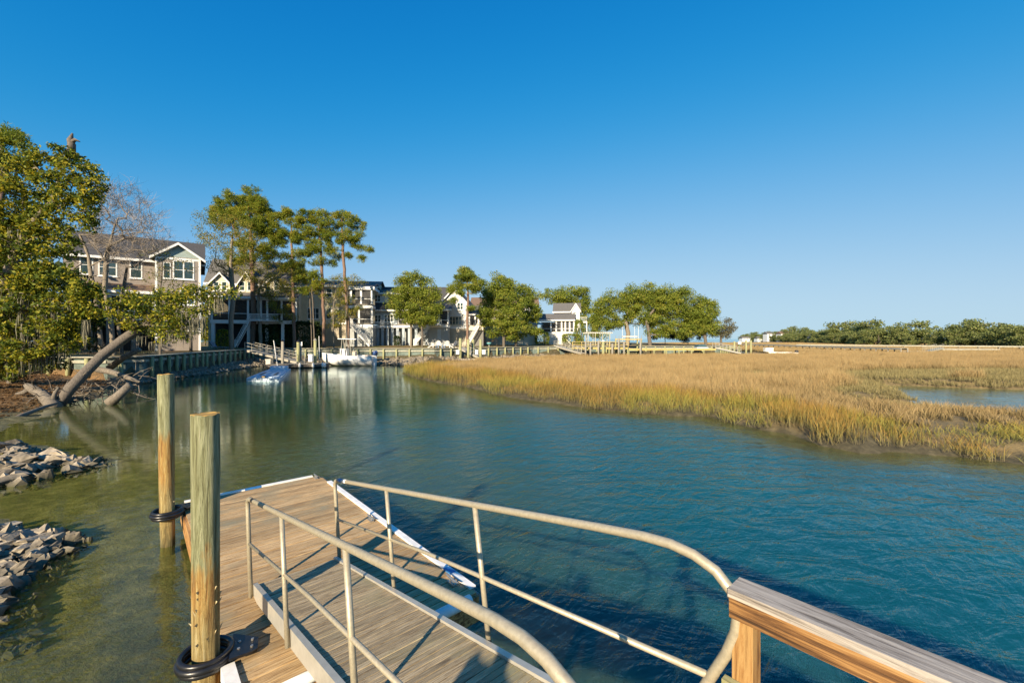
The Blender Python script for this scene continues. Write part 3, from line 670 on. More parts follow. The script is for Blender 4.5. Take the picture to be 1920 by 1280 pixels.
# leaning oak over the water
lo = tree('leaning_oak', 'oak leaning from the creek edge with a long bare trunk and draped moss', 'tree', 25.5, 100, [(104,764,-2.4),(132,728,-2.2),(158,700,-1.6),(190,668,-.8),(232,636,0),(268,612,.5),(318,580,1),(352,572,1.5)],
 [(215,575,24,16),(248,570,26,20),(285,568,28,22),(320,572,24,22),(268,600,28,18),(310,600,26,20),(345,556,26,20),(372,548,26,16),(335,620,20,20),(405,545,16,10),(300,630,18,12),(222,595,16,12),(360,590,12,14),(240,555,14,10),(300,555,20,10),(395,560,20,12),(425,548,16,8),(380,585,16,14),(330,595,20,14)],
 'oak', .31, 8, .15, 52, .46, L_oak, M_bark, 8, free=.72, bz=-.1, moss=[(345,590,45,14),(360,600,40,14),(330,625,28,12),(308,632,24,10),(385,560,40,12),(378,590,45,14),(352,625,24,10),(290,640,26,10),(265,630,20,10),(410,560,36,10),(240,590,20,10)])
rt = MB(); rt.tube([PX(104,766,22.6), PX(92,752,22.9), PX(78,738,23.2), PX(58,727,23.6), PX(50,722,23.8)], [.34,.30,.24,.22,.14], 8); rt.tube([PX(58,727,23.6), PX(46,735,23.6), PX(30,738,23.8)], [.16,.12,.05], 6); rt.tube([PX(100,748,22.8), PX(104,735,23), PX(110,726,23)], [.12,.09,.05], 6)
rt.build('root', M_drift, lo, True)
def log(label, pts, rr, Yd=None):
    mb = MB(); mb.tube(pts, rr, 8); o = mb.build('fallen_log', M_drift, None, True, origin=pts[0]); return tag(o, label, 'log')
log('thick log slanting out of the water below the leaning oak', [PX(205,756,23.4), PX(222,742,23.5), PX(244,721,23.6)], [.30,.24,.2])
log('pale driftwood branch lying across the stones under the leaning oak', [PX(182,692,26.5), PX(208,697,26), PX(235,706,25.6), PX(262,716,25)], [.2,.17,.15,.06])
log('long dark branch trailing along the muddy waterline', [PX(2,796,18.6), PX(40,779,19.4), PX(85,762,20.8), PX(108,756,21.5)], [.12,.11,.08,.05])
log('grey limb propped against the bulkhead behind the leaning oak', [PX(205,690,29), PX(232,670,29), PX(262,655,29)], [.22,.2,.15])
tw = MB(); rs = np.random.RandomState(2)
for k in range(150):
    x = rs.uniform(60, 262); a = PX(x, 762-(x-60)*.11-rs.uniform(0,38), 23.5+(x-60)*.012+rs.uniform(-.8,.8)); dv = Vector(rs.normal(0,1,3)); dv.z *= .5; L = rs.uniform(.4,1.7)
    tw.tube([a, a+dv.normalized()*L*.5+Vector(rs.normal(0,.08,3)), a+dv.normalized()*L], [.03,.022,.006], 4, False)
o = kind(tw.build('driftwood_twigs', M_drift, None, origin=PX(160,745,24)), 'stuff'); tag(o, 'tangle of dead twigs along the water under the leaning oak', 'twigs')

# trees before the houses
tree('oak_tree', 'thin leaved oak with a straight pale trunk beside the lounge chair', 'tree', 60, 434, [(433,600),(438,560),(432,500),(436,440)],
 [(398,420,36,22),(375,448,26,24),(430,428,34,28),(410,462,36,24),(450,470,30,26),(362,478,14,14),(470,440,22,26),(425,500,30,16),(455,510,28,14),(400,500,24,14)], 'oak', .36, 9, .12, 20, .85, L_sparse, M_barkpale, 11, free=.4)
tree('pine_tree', 'tallest pine with a broad domed crown and thick reddish trunk', 'tree', 68, 473, [(476,600),(473,520),(471,450),(466,375)],
 [(462,370,36,17),(430,385,30,15),(492,385,24,18),(412,396,14,10),(458,400,48,18),(500,412,22,14),(480,430,44,18),(430,412,34,16),(505,440,20,14),(520,455,14,10),(470,465,36,16),(455,490,30,12),(500,480,26,14)], 'pine', .42, 13, .17, 15, .72, L_pine, M_pinebark, 12, free=.45)
tree('oak_tree', 'pale forked oak with yellow green leaves beside the thick pine trunk', 'tree', 67.6, 489, [(488,610),(484,575),(486,540),(500,510)],
 [(520,508,36,16),(490,515,34,16),(545,505,18,12),(512,535,32,18),(535,550,26,18),(500,560,22,16),(528,575,24,16),(540,595,18,12),(515,600,12,10)], 'oak', .30, 9, .12, 26, .75, L_sparse, M_barkpale, 13, free=.4)
tree('pine_tree', 'straight pine standing in front of the dark hedge', 'tree', 68, 552, [(551,600),(549,520),(547,460),(545,395)],
 [(545,400,20,11),(530,412,18,10),(558,416,20,12),(540,432,26,12),(572,404,10,10),(528,450,22,9),(562,448,18,10),(575,470,20,8),(545,475,22,8),(560,495,24,8),(536,500,18,8),(572,520,22,8)], 'pine', .30, 13, .17, 13, .62, L_pine, M_pinebark, 15, free=.5)
tree('pine_tree', 'pine with a bare lower trunk behind the mooring posts', 'tree', 68.5, 608, [(607,600),(604,520),(601,460),(594,398)],
 [(594,400,20,10),(578,412,20,12),(608,416,18,12),(592,432,28,12),(575,448,22,12),(610,444,16,12),(600,462,22,9),(588,474,18,8),(618,474,16,8),(605,492,22,8)], 'pine', .28, 13, .17, 13, .62, L_pine, M_pinebark, 16, free=.55)
tree('pine_tree', 'outermost pine with an open lopsided crown above the screened porches', 'tree', 69, 654, [(653,600),(648,540),(643,470),(640,400)],
 [(634,400,16,8),(650,410,22,12),(666,424,18,12),(640,428,20,12),(660,444,22,12),(676,436,10,8),(642,452,20,10),(672,462,14,8),(688,468,8,5),(660,482,12,6),(634,480,10,6),(678,482,6,4)], 'pine', .28, 12, .17, 12, .6, L_pine, M_pinebark, 17, free=.5)
tree('young_oak', 'thin young tree with patchy leaves in front of the cream house', 'tree', 69, 626, [(625,610),(625,575),(630,540)],
 [(632,530,24,14),(620,552,18,12),(640,560,20,14),(622,585,18,12),(636,604,20,10),(616,610,12,8)], 'oak', .13, 11, .12, 22, .6, L_sparse, M_barkpale, 18, free=.25)
tree('young_oak', 'bushy young tree climbing the outermost pine trunk', 'tree', 68.6, 648, [(650,600),(652,540)],
 [(655,525,26,10),(640,538,16,10),(668,532,16,7),(655,575,22,10),(645,590,18,9),(664,585,12,8)], 'oak', .10, 11, .12, 26, .6, L_sparse, M_bark, 19, free=.2)
tree('young_pine', 'pair of slim dark stems with thin needles beside the hedge', 'tree', 68, 590, [(588,600),(586,560),(584,530)],
 [(578,515,22,14),(590,540,16,12),(568,545,16,8),(600,525,14,10),(560,530,14,8)], 'pine', .12, 11, .16, 10, .6, L_pine, M_bark, 20, free=.4)
tree('sapling', 'slim bare stem standing next to the pair of dark stems', 'tree', 68.6, 585, [(583,600),(581,555)], [(576,540,12,10),(584,550,10,8)], 'oak', .10, 10, .12, 20, .5, L_sparse, M_bark, 21, free=.5)
tree('oak_tree', 'leafy oak with a pale slim trunk before the blue grey house', 'tree', 73, 771, [(771,600),(772,560),(769,530)],
 [(772,520,20,10),(756,532,16,10),(790,528,16,10),(750,552,20,11),(776,548,26,14),(742,572,14,14),(764,575,24,14),(796,555,18,14),(815,545,8,14),(750,590,14,8)], 'oak', .22, 16, .17, 30, .8, L_far, M_barkpale, 22, free=.4)
tree('oak_tree', 'low branching oak beside the white outside stairs', 'tree', 73, 792, [(791,615),(790,590)], [(794,585,26,16),(808,570,20,14),(784,600,22,10),(805,598,16,10),(775,590,16,10),(820,580,8,10)], 'oak', .18, 16, .17, 30, .8, L_far, M_bark, 23, free=.3)
tree('pine_tree', 'single pine with a rounded top in front of the white gabled house', 'tree', 74, 877, [(876,600),(878,560),(876,515)],
 [(876,510,16,7),(866,522,18,7),(888,522,16,8),(900,532,8,5),(858,535,14,6),(880,538,22,6),(846,542,10,5),(896,545,10,5),(868,550,12,4),(880,578,10,4),(852,565,8,4)], 'pine', .26, 26, .20, 10, .62, L_far, M_pinebark, 24, free=.5)
tree('oak_tree', 'tall dense oak with a pointed crown left of the porch with the umbrella', 'tree', 80, 945, [(944,610),(942,570),(940,535)],
 [(938,528,20,11),(920,545,20,12),(955,540,18,12),(938,556,30,14),(910,562,14,10),(965,562,20,14),(930,582,32,14),(960,588,26,14),(935,608,28,12),(965,612,24,12),(912,595,14,14),(945,628,26,8)], 'oak', .32, 16, .19, 34, .9, L_far, M_bark, 25, free=.25)
tree('oak_tree', 'broad low oak standing next to the tall dense oak', 'tree', 84, 968, [(968,620),(975,585),(980,560)],
 [(985,548,18,12),(1000,560,14,12),(985,575,22,14),(1002,585,12,14),(985,605,22,16),(1000,620,12,10),(970,625,18,8)], 'oak', .3, 16, .19, 32, .9, L_far, M_bark, 26, free=.25)
tree('oak_tree', 'rounded dark oak behind the far white house', 'tree', 128, 1082, [(1080,600),(1078,565)], [(1062,552,24,11),(1085,550,18,10),(1098,565,12,12),(1070,570,26,12),(1045,558,14,10),(1098,590,12,14),(1115,600,12,14),(1030,556,14,9),(1085,575,18,12),(1060,562,20,10),(1108,612,14,14),(1122,624,12,8)], 'oak', .4, 16, .27, 34, 1.3, L_far, M_bark, 27, free=.3)
tree('live_oak', 'spreading oak with a forked pale trunk by the white pergola', 'tree', 94, 1176, [(1178,625),(1172,600),(1185,570)],
 [(1205,545,34,10),(1180,556,32,13),(1150,560,22,13),(1128,572,16,12),(1215,562,34,14),(1165,580,34,13),(1205,584,32,13),(1135,592,20,12),(1232,580,18,14),(1120,585,8,10),(1165,602,20,8),(1130,612,14,8),(1150,610,20,8),(1200,604,24,8),(1180,570,30,14),(1225,600,20,12),(1125,600,12,12)], 'oak', .55, 16, .20, 34, 1.0, L_far, M_barkpale, 28, free=.3, wig=.2)
tree('live_oak', 'spreading oak with a dark trunk and bright leaves by the boat lift', 'tree', 92, 1219, [(1216,620),(1212,600),(1230,575)],
 [(1262,550,30,11),(1245,565,28,14),(1285,560,26,13),(1265,582,34,14),(1305,578,20,14),(1245,600,28,12),(1290,602,28,13),(1235,618,20,12),(1268,618,28,12),(1300,612,22,14),(1262,566,30,12),(1290,590,26,12),(1230,560,16,12)], 'oak', .5, 16, .20, 34, 1.0, L_far, M_bark, 29, free=.25, wig=.2)
tree('live_oak', 'end oak of the grove overlooking the open marsh', 'tree', 93, 1324, [(1320,620),(1315,600)],
 [(1320,570,16,12),(1310,592,24,12),(1335,590,12,12),(1325,610,20,10),(1338,575,6,10),(1300,616,20,12),(1335,622,12,10),(1318,590,20,14),(1330,604,14,12)], 'oak', .4, 16, .20, 32, 1.0, L_far, M_bark, 30, free=.25, wig=.2)
tree('live_oak', 'small moss greyed oak at the tip of the point', 'tree', 96, 1352, [(1352,630),(1355,612)],
 [(1352,612,14,10),(1366,606,10,7),(1345,625,12,8),(1362,622,12,8),(1374,612,3,3)], 'oak', .3, 18, .19, 22, .9, L_grey, M_bark, 31, free=.2, moss=[(1372,612,12,4),(1360,618,12,8),(1350,612,12,8)])
for bx, lab in ((1247,'dark bush under the oaks behind the boat lift'), (1290,'dark bush in the shade at the end of the grove')):
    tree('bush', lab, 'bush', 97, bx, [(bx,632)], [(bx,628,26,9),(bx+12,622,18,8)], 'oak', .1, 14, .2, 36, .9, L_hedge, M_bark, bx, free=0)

# woodland along the far side of the marsh: a few trees built, the rest copies
wood = []
for k in range(6):
    rs = np.random.RandomState(50+k); root = thing('woodland_tree', 'x', 'tree', (0,0,0)); ht = 9.0; tips = []
    for L in range(rs.randint(7, 11)):
        a = rs.uniform(0,6.28); q = rs.uniform(0,3.6); c = np.array([q*math.cos(a), q*math.sin(a), rs.uniform(3.0, ht-1.2-q*.35)]); rad = np.array([1.9,1.9,1.2])*rs.uniform(.7,1.2)
        for i in range(13):
            v = rs.normal(0,1,3); v /= np.linalg.norm(v); tips.append(c+v*rad*rs.uniform(.5,1))
    for i in range(20):
        a = rs.uniform(0,6.28); tips.append(np.array([3.4*math.cos(a)*rs.uniform(.5,1), 3.4*math.sin(a)*rs.uniform(.5,1), rs.uniform(.8,3)]))
    tips = np.array(tips); P, par, nt_ = skeleton([(0,0,-.3),(0,0,3),(rs.uniform(-.6,.6),0,6)], tips, rs, 1.2, .3, .15)
    mb = MB(); branch_mesh(mb, P, par, .28, .02, n_max=6); mb.build('trunk', M_bark, root, True)
    off = rs.normal(0,.5,(len(tips),15,3)); C = (tips[:,None,:]+off*[.95,.95,.65]).reshape(-1,3); V, F = leaf_quads(C, rs, .52, .36, off.reshape(-1,3), .7)
    ti = np.repeat(rs.uniform(-.2,.2,len(tips)),15)+rs.normal(.45,.2,len(F))
    kind(np_mesh('crown', V, F, L_forest, root, {'tint': ('FACE', np.clip(ti,0,1))}), 'stuff'); wood.append(root)
edge = [(330,620),(300,500),(205,285),(168,200),(172,165),(166,128),(175,85)]
seg = []; rs = np.random.RandomState(77)
for (ax, ay), (bx, by) in zip(edge[:-1], edge[1:]):
    L = math.hypot(bx-ax, by-ay); n = max(1, int(L/(5.2 if ay < 300 else 9)))
    for i in range(n): seg.append((ax+(bx-ax)*(i+.5)/n, ay+(by-ay)*(i+.5)/n))
used = set(); LW = 'woodland tree in the far wood beyond the marsh'
for x, y in seg:
    for row in range(3):
        k = rs.randint(6); s = rs.uniform(.5, 1.05)*(1.0+.2*row)*(1.25 if rs.rand() < .12 else 1)
        o = wood[k] if k not in used else copy_tree(wood[k]); used.add(k)
        dirx = 1.0; px_, py_ = x+row*5.5*.8+rs.uniform(-2,2), y+row*5.5*.55+rs.uniform(-2,2)
        o.location = (px_, py_, .35); o.rotation_euler = (0,0,rs.uniform(0,6.28)); o.scale = (s*1.15, s*1.15, s); o['label'] = LW; o['group'] = 'trees of the far wood'
for k in range(6):
    if k not in used: wood[k].location = (170+k*4, 150, .35); wood[k]['label'] = LW; wood[k]['group'] = 'trees of the far wood'

for x_, y_, s_ in ((-49.5,40,1.3),(-55,37.5,1.2),(-61,41,1.4),(-57,45,1.3),(-67,38,1.2),(-72,46,1.4),(-42,30.5,1.0),(-50,31,1.2)):
    k = rs.randint(6); o = copy_tree(wood[k]); o.location = (x_, y_, gz1(x_, y_)); o.rotation_euler = (0,0,rs.uniform(0,6.28)); o.scale = (s_,s_,s_*1.2); o['label'] = 'bank tree standing behind the mossy oak'; o['group'] = 'trees behind the mossy oak'
# leaf litter on the near bank
rs = np.random.RandomState(31); xx = rs.uniform(-46,-19,30000); yy = rs.uniform(14,34.4,30000); dl_ = sdist(xx, yy, LAND); ok_ = (dl_ > .8) & (sdist(xx, yy, BULK) < -.3) & (vnoise(xx, yy, 1.3) > .32); xx, yy = xx[ok_], yy[ok_]; zz = gz(xx, yy)+.025
V_, F_ = leaf_quads(np.stack([xx,yy,zz],1), rs, .17, .09, None, 2.2)
tag(kind(np_mesh('leaf_litter', V_, F_, L_brown, None, {'tint': ('FACE', rs.rand(len(F_)))}, origin=(-26,25,1)), 'stuff'), 'brown fallen leaves carpeting the bank under the mossy oak', 'leaves')
tree('oak_tree', 'dark leafy tree filling the gap between the brown house and the porch house', 'tree', 78, 384, [(384,600),(385,560)], [(384,545,12,14),(388,575,14,16),(378,600,16,18),(394,612,16,18),(384,632,18,10)], 'oak', .2, 14, .17, 30, .9, L_oak, M_bark, 61, free=.2)
tree('oak_tree', 'dark leafy tree behind the gap beside the cream house', 'tree', 90, 545, [(545,600),(545,565)], [(545,560,14,14),(552,590,14,16),(540,610,16,16),(548,632,16,10)], 'oak', .2, 14, .17, 30, .9, L_oak, M_bark, 62, free=.2)
# hedge and shrubs
def leafblock(name, label, cat, x0, x1, y0, y1, Y, dep, m, n, leaf, seed, round_=.15):
    rs = np.random.RandomState(seed); a, b = PX(x0, y1, Y), PX(x1, y0, Y); xc = (a.x+b.x)/2; z0 = gz1(xc, Y+dep/2)
    root = thing(name, label, cat, (xc, Y+dep/2, z0)); w = (b.x-a.x)/2; h = b.z-z0
    u = rs.uniform(-1,1,(n,3)); ax = rs.randint(0,3,n); sg = np.where(rs.rand(n) < .5, -1, 1)
    for k in range(3): u[ax==k,k] = np.where(k == 2, 1, sg[ax==k])
    sc = 1-round_*np.maximum(0, np.linalg.norm(u,axis=1)-1.0); u *= sc[:,None]; u *= (1+.06*rs.normal(0,1,(n,1)))
    C = np.stack([xc+u[:,0]*w, Y+dep/2+u[:,1]*dep/2, z0+h*(u[:,2]*.5+.5)], 1)
    V, F = leaf_quads(C, rs, leaf*1.25, leaf*.8, u)
    st = MB()
    for k in range(5): q = Vector((xc+rs.uniform(-.6,.6)*w, Y+dep/2, z0-.2)); st.tube([q, q+Vector((rs.uniform(-.2,.2),0,h*.8))], [.05,.02], 5)
    kind(st.build('stems', M_bark, root), 'stuff')
    kind(np_mesh('foliage', V, F, m, root, {'tint': ('FACE', np.clip(rs.normal(.5,.25,n),0,1))}), 'stuff'); return root
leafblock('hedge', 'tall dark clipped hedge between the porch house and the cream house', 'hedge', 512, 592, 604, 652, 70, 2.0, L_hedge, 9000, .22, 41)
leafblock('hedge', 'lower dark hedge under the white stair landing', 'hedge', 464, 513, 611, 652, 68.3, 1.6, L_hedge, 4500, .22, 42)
leafblock('shrub', 'bright green shrub at the corner of the porch house', 'shrub', 402, 420, 618, 648, 62, 1.6, L_oak, 1500, .17, 43, .4)
leafblock('shrub', 'rounded shrub below the blue grey house', 'shrub', 737, 748, 630, 645, 77, 1.2, L_hedge, 700, .17, 44, .4)
leafblock('shrub', 'pair of yellow green shrubs before the far white porch', 'shrub', 1055, 1090, 626, 640, 93, 2, L_far, 1600, .22, 45, .4)
leafblock('shrub', 'dark shrub bed beneath the blue umbrella', 'shrub', 1004, 1030, 622, 644, 90, 2, L_far, 1600, .22, 46, .4)
leafblock('shrub', 'tall leafy shrub beside the far white balcony', 'shrub', 1078, 1096, 600, 634, 94, 2, L_far, 1500, .22, 47, .5)
def palm(label, x, y, Y, s, n, th=.14):
    rs = np.random.RandomState(int(x)); c = PX(x, y, Y); z0 = gz1(c.x, Y); root = thing('palm', label, 'palm', (c.x, Y, z0))
    MB().tube([(c.x, Y, z0-.2), tuple(c)], [th*1.2, th], 8).build('trunk', M_bark, root, True)
    for k in range(n):
        a = rs.uniform(0,6.28); el = rs.uniform(-.5,1.1); dv = Vector((math.cos(a)*math.cos(el), math.sin(a)*math.cos(el), math.sin(el))); mb = MB(); sd = Vector((-math.sin(a), math.cos(a), 0))
        tip = c+dv*s
        for j in range(-5, 6):
            f = dv*s*.55+sd*j*.07*s; e = c+dv*s*.5+(dv+sd*j*.14).normalized()*s*.5-Vector((0,0,.04*abs(j)*s)); mb.poly([c+dv*s*.5, c+f+Vector((0,0,.02))+sd*.03*s, e])
        mb.tube([c, c+dv*s*.5], [.02,.015], 3, False); kind(mb.build('frond', L_palm, root), 'stuff')
L_palm = plain('palm_frond', (.09,.12,.03), .6, .3)
palm('small fan palm by the brown house bulkhead under the oak branches', 358, 617, 50, 1.2, 22)
palm('tiny fan palm behind the boat dock gangway', 516, 642, 67.6, .9, 14, .1)

# ------------------------------------------------------------------ houses
S_taupe = siding('taupe_siding', (.30,.262,.232)); S_cream = siding('cream_siding', (.72,.66,.52)); S_blue = siding('blue_grey_siding', (.42,.49,.55)); S_white = siding('white_siding', (.74,.74,.72))
S_tan = siding('tan_base_boards', (.46,.40,.30), .3, True); S_greyb = siding('grey_base_boards', (.34,.36,.36), .3, True); S_teal = siding('teal_shingle', (.38,.47,.46), .12); S_yellow = siding('pale_yellow_siding', (.68,.63,.48))
class House:
    def __init__(s, name, label, xl, Y, yaw, zg=None):
        a = R(yaw); s.u = Vector((math.cos(a), math.sin(a), 0)); s.v = Vector((-math.sin(a), math.cos(a), 0))
        s.o = Vector(((xl-960)/FPX*Y, Y, 0)); s.zg = (gz1(s.o.x, s.o.y) if zg is None else zg)-.15
        s.root = thing(name, label, 'house', (s.o.x, s.o.y, s.zg))
    def F(s, x, y, off=0.0):            # picture ray met with the facade plane, off metres behind it
        d = Vector(((x-960)/FPX, 1, -(y-HORIZ)/FPX)); n = s.v; c = Vector((0,0,CAMZ)); q = s.o+s.v*off
        t_ = (q-c).dot(n)/d.dot(n); p = c+d*t_; return (p-s.o).dot(s.u), p.z
    def W(s, a, b, z): return s.o+s.u*a+s.v*b+Vector((0,0,z))
    def bx(s, part, a0, a1, b0, b1, z0, z1, m, parent=None):
        mb = MB(); mb.obox(s.W(a0,b0,z0), s.u*(a1-a0), s.v*(b1-b0), (0,0,z1-z0)); return mb.build(part, m, parent or s.root)
    def px(s, part, x0, y0, x1, y1, off, dep, m, parent=None, ground=False):
        a0, z1 = s.F(x0, y0, off); a1, z0 = s.F(x1, y1, off)
        _, z1 = s.F((x0+x1)/2, y0, off); _, z0 = s.F((x0+x1)/2, y1, off)
        if ground: z0 = s.zg
        return s.bx(part, a0, a1, off, off+dep, z0, z1, m, parent)
    def win(s, x0, y0, x1, y1, off=0.0, n=1, m=None, sill=True):
        a0, _ = s.F(x0, y0, off); a1, _ = s.F(x1, y1, off); _, z1 = s.F((x0+x1)/2, y0, off); _, z0 = s.F((x0+x1)/2, y1, off)
        w = a1-a0; fr = min(.13, w*.1); d0 = off-.05; m = m or white
        mb = MB()
        for q in ((a0,a1,z0,z0+fr),(a0,a1,z1-fr,z1),(a0,a0+fr,z0+fr,z1-fr),(a1-fr,a1,z0+fr,z1-fr)): mb.obox(s.W(q[0],d0,q[2]), s.u*(q[1]-q[0]), s.v*.11, (0,0,q[3]-q[2]))
        for k in range(1, n): c = a0+w*k/n; mb.obox(s.W(c-fr*.5,d0+.003,z0+fr), s.u*fr, s.v*.1, (0,0,z1-z0-2*fr))
        f = mb.build('window', m, s.root)
        ww = (w-2*fr-(n-1)*fr)/n
        for k in range(n):
            c = a0+fr+k*(ww+fr)
            s.bx('pane', c+.001, c+ww-.001, off-.012, off+.02, z0+fr+.001, z1-fr-.001, M_glass, f)
            s.bx('glazing_bar', c+.002, c+ww-.002, off-.04, off-.014, (z0+z1)/2-.03, (z0+z1)/2+.03, m, f)
        if sill: s.bx('sill', a0-.08, a1+.08, off-.14, off-.052, z0-.09, z0-.003, m, f)
        return f
    def gable(s, a0, a1, b0, b1, ze, zr, m, axis='u', oh=.45, th=.16, trim=None, wallm=None):   # two sloping slabs (+ gable wall)
        mb = MB(); 
        if axis == 'u':
            mid = (b0+b1)/2; sl = (zr-ze)/(mid-b0)
            for sg, e in ((1, b0-oh), (-1, b1+oh)):
                zz = ze-oh*sl; mb.prism([s.W(a0-oh,e,zz), s.W(a0-oh,mid,zr), s.W(a0-oh,mid,zr+th), s.W(a0-oh,e,zz+th)], s.u*(a1-a0+2*oh))
        else:
            mid = (a0+a1)/2; sl = (zr-ze)/(mid-a0)
            for e in (a0-oh, a1+oh):
                zz = ze-oh*sl; mb.prism([s.W(e,b0-oh,zz), s.W(mid,b0-oh,zr), s.W(mid,b0-oh,zr+th), s.W(e,b0-oh,zz+th)], s.v*(b1-b0+2*oh))
        rf = mb.build('roof', m, s.root)
        if axis == 'v':
            if wallm: MB().prism([s.W(a0,b0,ze), s.W(a1,b0,ze), s.W(mid,b0,zr)], s.v*(b1-b0-.02)).build('gable_wall', wallm, s.root)
            for e in (a0-oh, a1+oh):
                zz = ze-oh*sl; MB().prism([s.W(e,b0-oh-.05,zz-.14), s.W(mid,b0-oh-.05,zr-.14), s.W(mid,b0-oh-.05,zr+th*.9), s.W(e,b0-oh-.05,zz+th*.9)], s.v*.045).build('barge_board', trim or white, rf)
        else:
            sl = (zr-ze)/(mid-b0); zz = ze-oh*sl; s.bx('fascia', a0-oh, a1+oh, b0-oh-.06, b0-oh-.003, zz-.12, zz+th, trim or white, rf)
            if wallm:
                for a in (a0, a1-.12): MB().prism([s.W(a,b0,ze), s.W(a,b1,ze), s.W(a,mid,zr)], s.u*.12).build('gable_wall', wallm, s.root)
        return rf
    def shed(s, a0, a1, b0, b1, z0, z1, m, th=.14, hip=0.0):     # low porch roof: front edge z0 at b0, back edge z1 at b1
        mb = MB(); lo = [s.W(a0,b0,z0), s.W(a1,b0,z0), s.W(a1-hip,b1,z1), s.W(a0+hip*0,b1,z1)]; mb.prism(lo, (0,0,th)); rf = mb.build('porch_roof', m, s.root)
        s.bx('fascia', a0, a1, b0-.06, b0-.003, z0-.16, z0+th, white, rf); return rf
    def rail(s, a0, a1, b, z, h=.95, step=.14, m=None):
        m = m or white; rl = s.bx('railing', a0, a1, b-.03, b+.03, z+h-.06, z+h, m); s.bx('bottom_rail', a0, a1, b-.025, b+.025, z+.08, z+.13, m, rl)
        n = max(2, int(abs(a1-a0)/step)); mb = MB()
        for k in range(n): q = a0+(a1-a0)*(k+.5)/n; mb.obox(s.W(q-.02,b-.02,z+.131), s.u*.04, s.v*.04, (0,0,h-.192))
        kind(mb.build('balusters', m, rl), 'stuff')
    def stairs(s, a0, z0, a1, z1, b, w=1.2, m=None, n=None):     # flight running sideways along the facade, top (a0,z0) to foot (a1,z1)
        m = m or white; n = n or max(4, int((z0-z1)/.19)); st = None
        sl = MB().prism([s.W(a0,b,z0-.32), s.W(a0,b,z0), s.W(a1,b,z1+.2), s.W(a1,b,z1-.1)], s.v*.07).build('stringer', m, s.root)
        MB().prism([s.W(a0,b+w,z0-.32), s.W(a0,b+w,z0), s.W(a1,b+w,z1+.2), s.W(a1,b+w,z1-.1)], s.v*.07).build('stringer', m, s.root)
        da = (a1-a0)/n
        for k in range(n):
            q = a0+da*k; zz = z0-(z0-z1)*(k+.5)/n; s.bx('tread', min(q,q+da), max(q,q+da), b+.071, b+w-.001, zz-.02, zz+.03, M_greywood)
        for bb in (b-.02, b+w+.03):
            r_ = MB().prism([s.W(a0,bb,z0+.9), s.W(a0,bb,z0+.98), s.W(a1,bb,z1+1.08), s.W(a1,bb,z1+1.0)], s.v*.06).build('stair_rail', m, s.root)
            mb = MB(); nb = max(4, int(abs(a1-a0)/.16))
            for k in range(nb+1):
                f = k/nb; q = a0+(a1-a0)*f; zz = z0+(z1-z0)*f; mb.obox(s.W(q-.02,bb+.01,zz+.08), s.u*.04, s.v*.04, (0,0,.84))
            kind(mb.build('balusters', m, r_), 'stuff'); s.bx('newel_post', a1-.06, a1+.06, bb-.03, bb+.09, z1, z1+1.2, m, r_)
    def porch(s, x0, x1, yt, yb, off, cols, m=None, screen=True, railpx=None, colw=.28, back=None, dep=2.6):   # screened bay between yt and yb
        m = m or white; a0, _ = s.F(x0, yt, off); a1, _ = s.F(x1, yt, off); xm = (x0+x1)/2; _, zt = s.F(xm, yt, off); _, zb = s.F(xm, yb, off)
        for c in cols:
            a, _ = s.F(c, yt, off); s.bx('column', a-colw/2, a+colw/2, off-.02, off+colw-.02, zb+.002, zt-.002, m)
        if screen: s.bx('screen', a0, a1, off+.10, off+.115, zb+.003, zt-.003, M_screen)
        if railpx: _, zr = s.F(xm, railpx, off); s.bx('screen_rail', a0, a1, off+.05, off+.095, zr-.04, zr+.04, m)
        s.bx('porch_floor', a0-.05, a1+.05, off+.02, off+dep, zb-.14, zb, M_greywood)
        if back: s.bx('back_wall', a0, a1, off+dep, off+dep+.1, zb, zt, back)
        return a0, a1, zb, zt

# --- brown three storey house
h = House('brown_house', 'tall taupe house with a front gable and dark roof behind the bare trees', 118, 47, 36)
a0, _ = h.F(118, 480); a1, _ = h.F(376, 480); ze = 13.2; zg = h.zg
am, _ = h.F(292, 500, -2.2)
h.bx('wall', a0, a1, 0, 9, 8.73, ze, S_taupe); h.bx('lower_wall', a0, am, 2.6, 9, zg, 8.728, S_taupe)
h.gable(a0, a1, 0, 9, ze, 16.3, M_roof_dark, 'u', .5, wallm=S_taupe)
for q in ((149,479,175,514),(184,484,220,518),(243,488,267,522)): h.win(*q, n=2 if q[2]-q[0] > 30 else 1)
g0, _ = h.F(291, 500, -2.2); g1, _ = h.F(376, 500, -2.2); _, gp = h.F(333, 458, -2.2); _, ge = h.F(333, 482, -2.2)
h.bx('gable_bay', g0, g1, -2.2, -.003, zg, ge, S_taupe); h.gable(g0, g1, -2.2, 4.4, ge, gp, M_roof_dark, 'v', .5, wallm=S_teal)
for a in (g0-.02, g1-.2): h.bx('corner_board', a, a+.22, -2.235, -2.203, zg, ge, white)
h.bx('trim_band', g0, g1, -2.24, -2.204, ge-.35, ge-.1, white)
h.win(324,489,364,524,-2.2,2); h.win(306,492,320,522,-2.2,1); h.win(338,540,366,572,-2.2,2); h.win(352,600,375,622,-2.2,2)
p0, _ = h.F(150, 540, -2.6); p1 = g0-.05
_, pt = h.F(250, 556, -2.6); _, pd = h.F(250, 594, -2.6)
h.shed(p0-.3, p1, -3.0, -.01, pt+.5, pt+1.5, M_roof_brown); h.bx('porch_beam', p0, p1, -2.65, -2.35, pt, pt+.48, white)
h.porch(150, 290, 556, 594, -2.6, (168,206,253,289), railpx=582, back=S_taupe)
h.bx('floor_band', p0, p1, -2.7, -2.62, pd-.35, pd-.003, white)
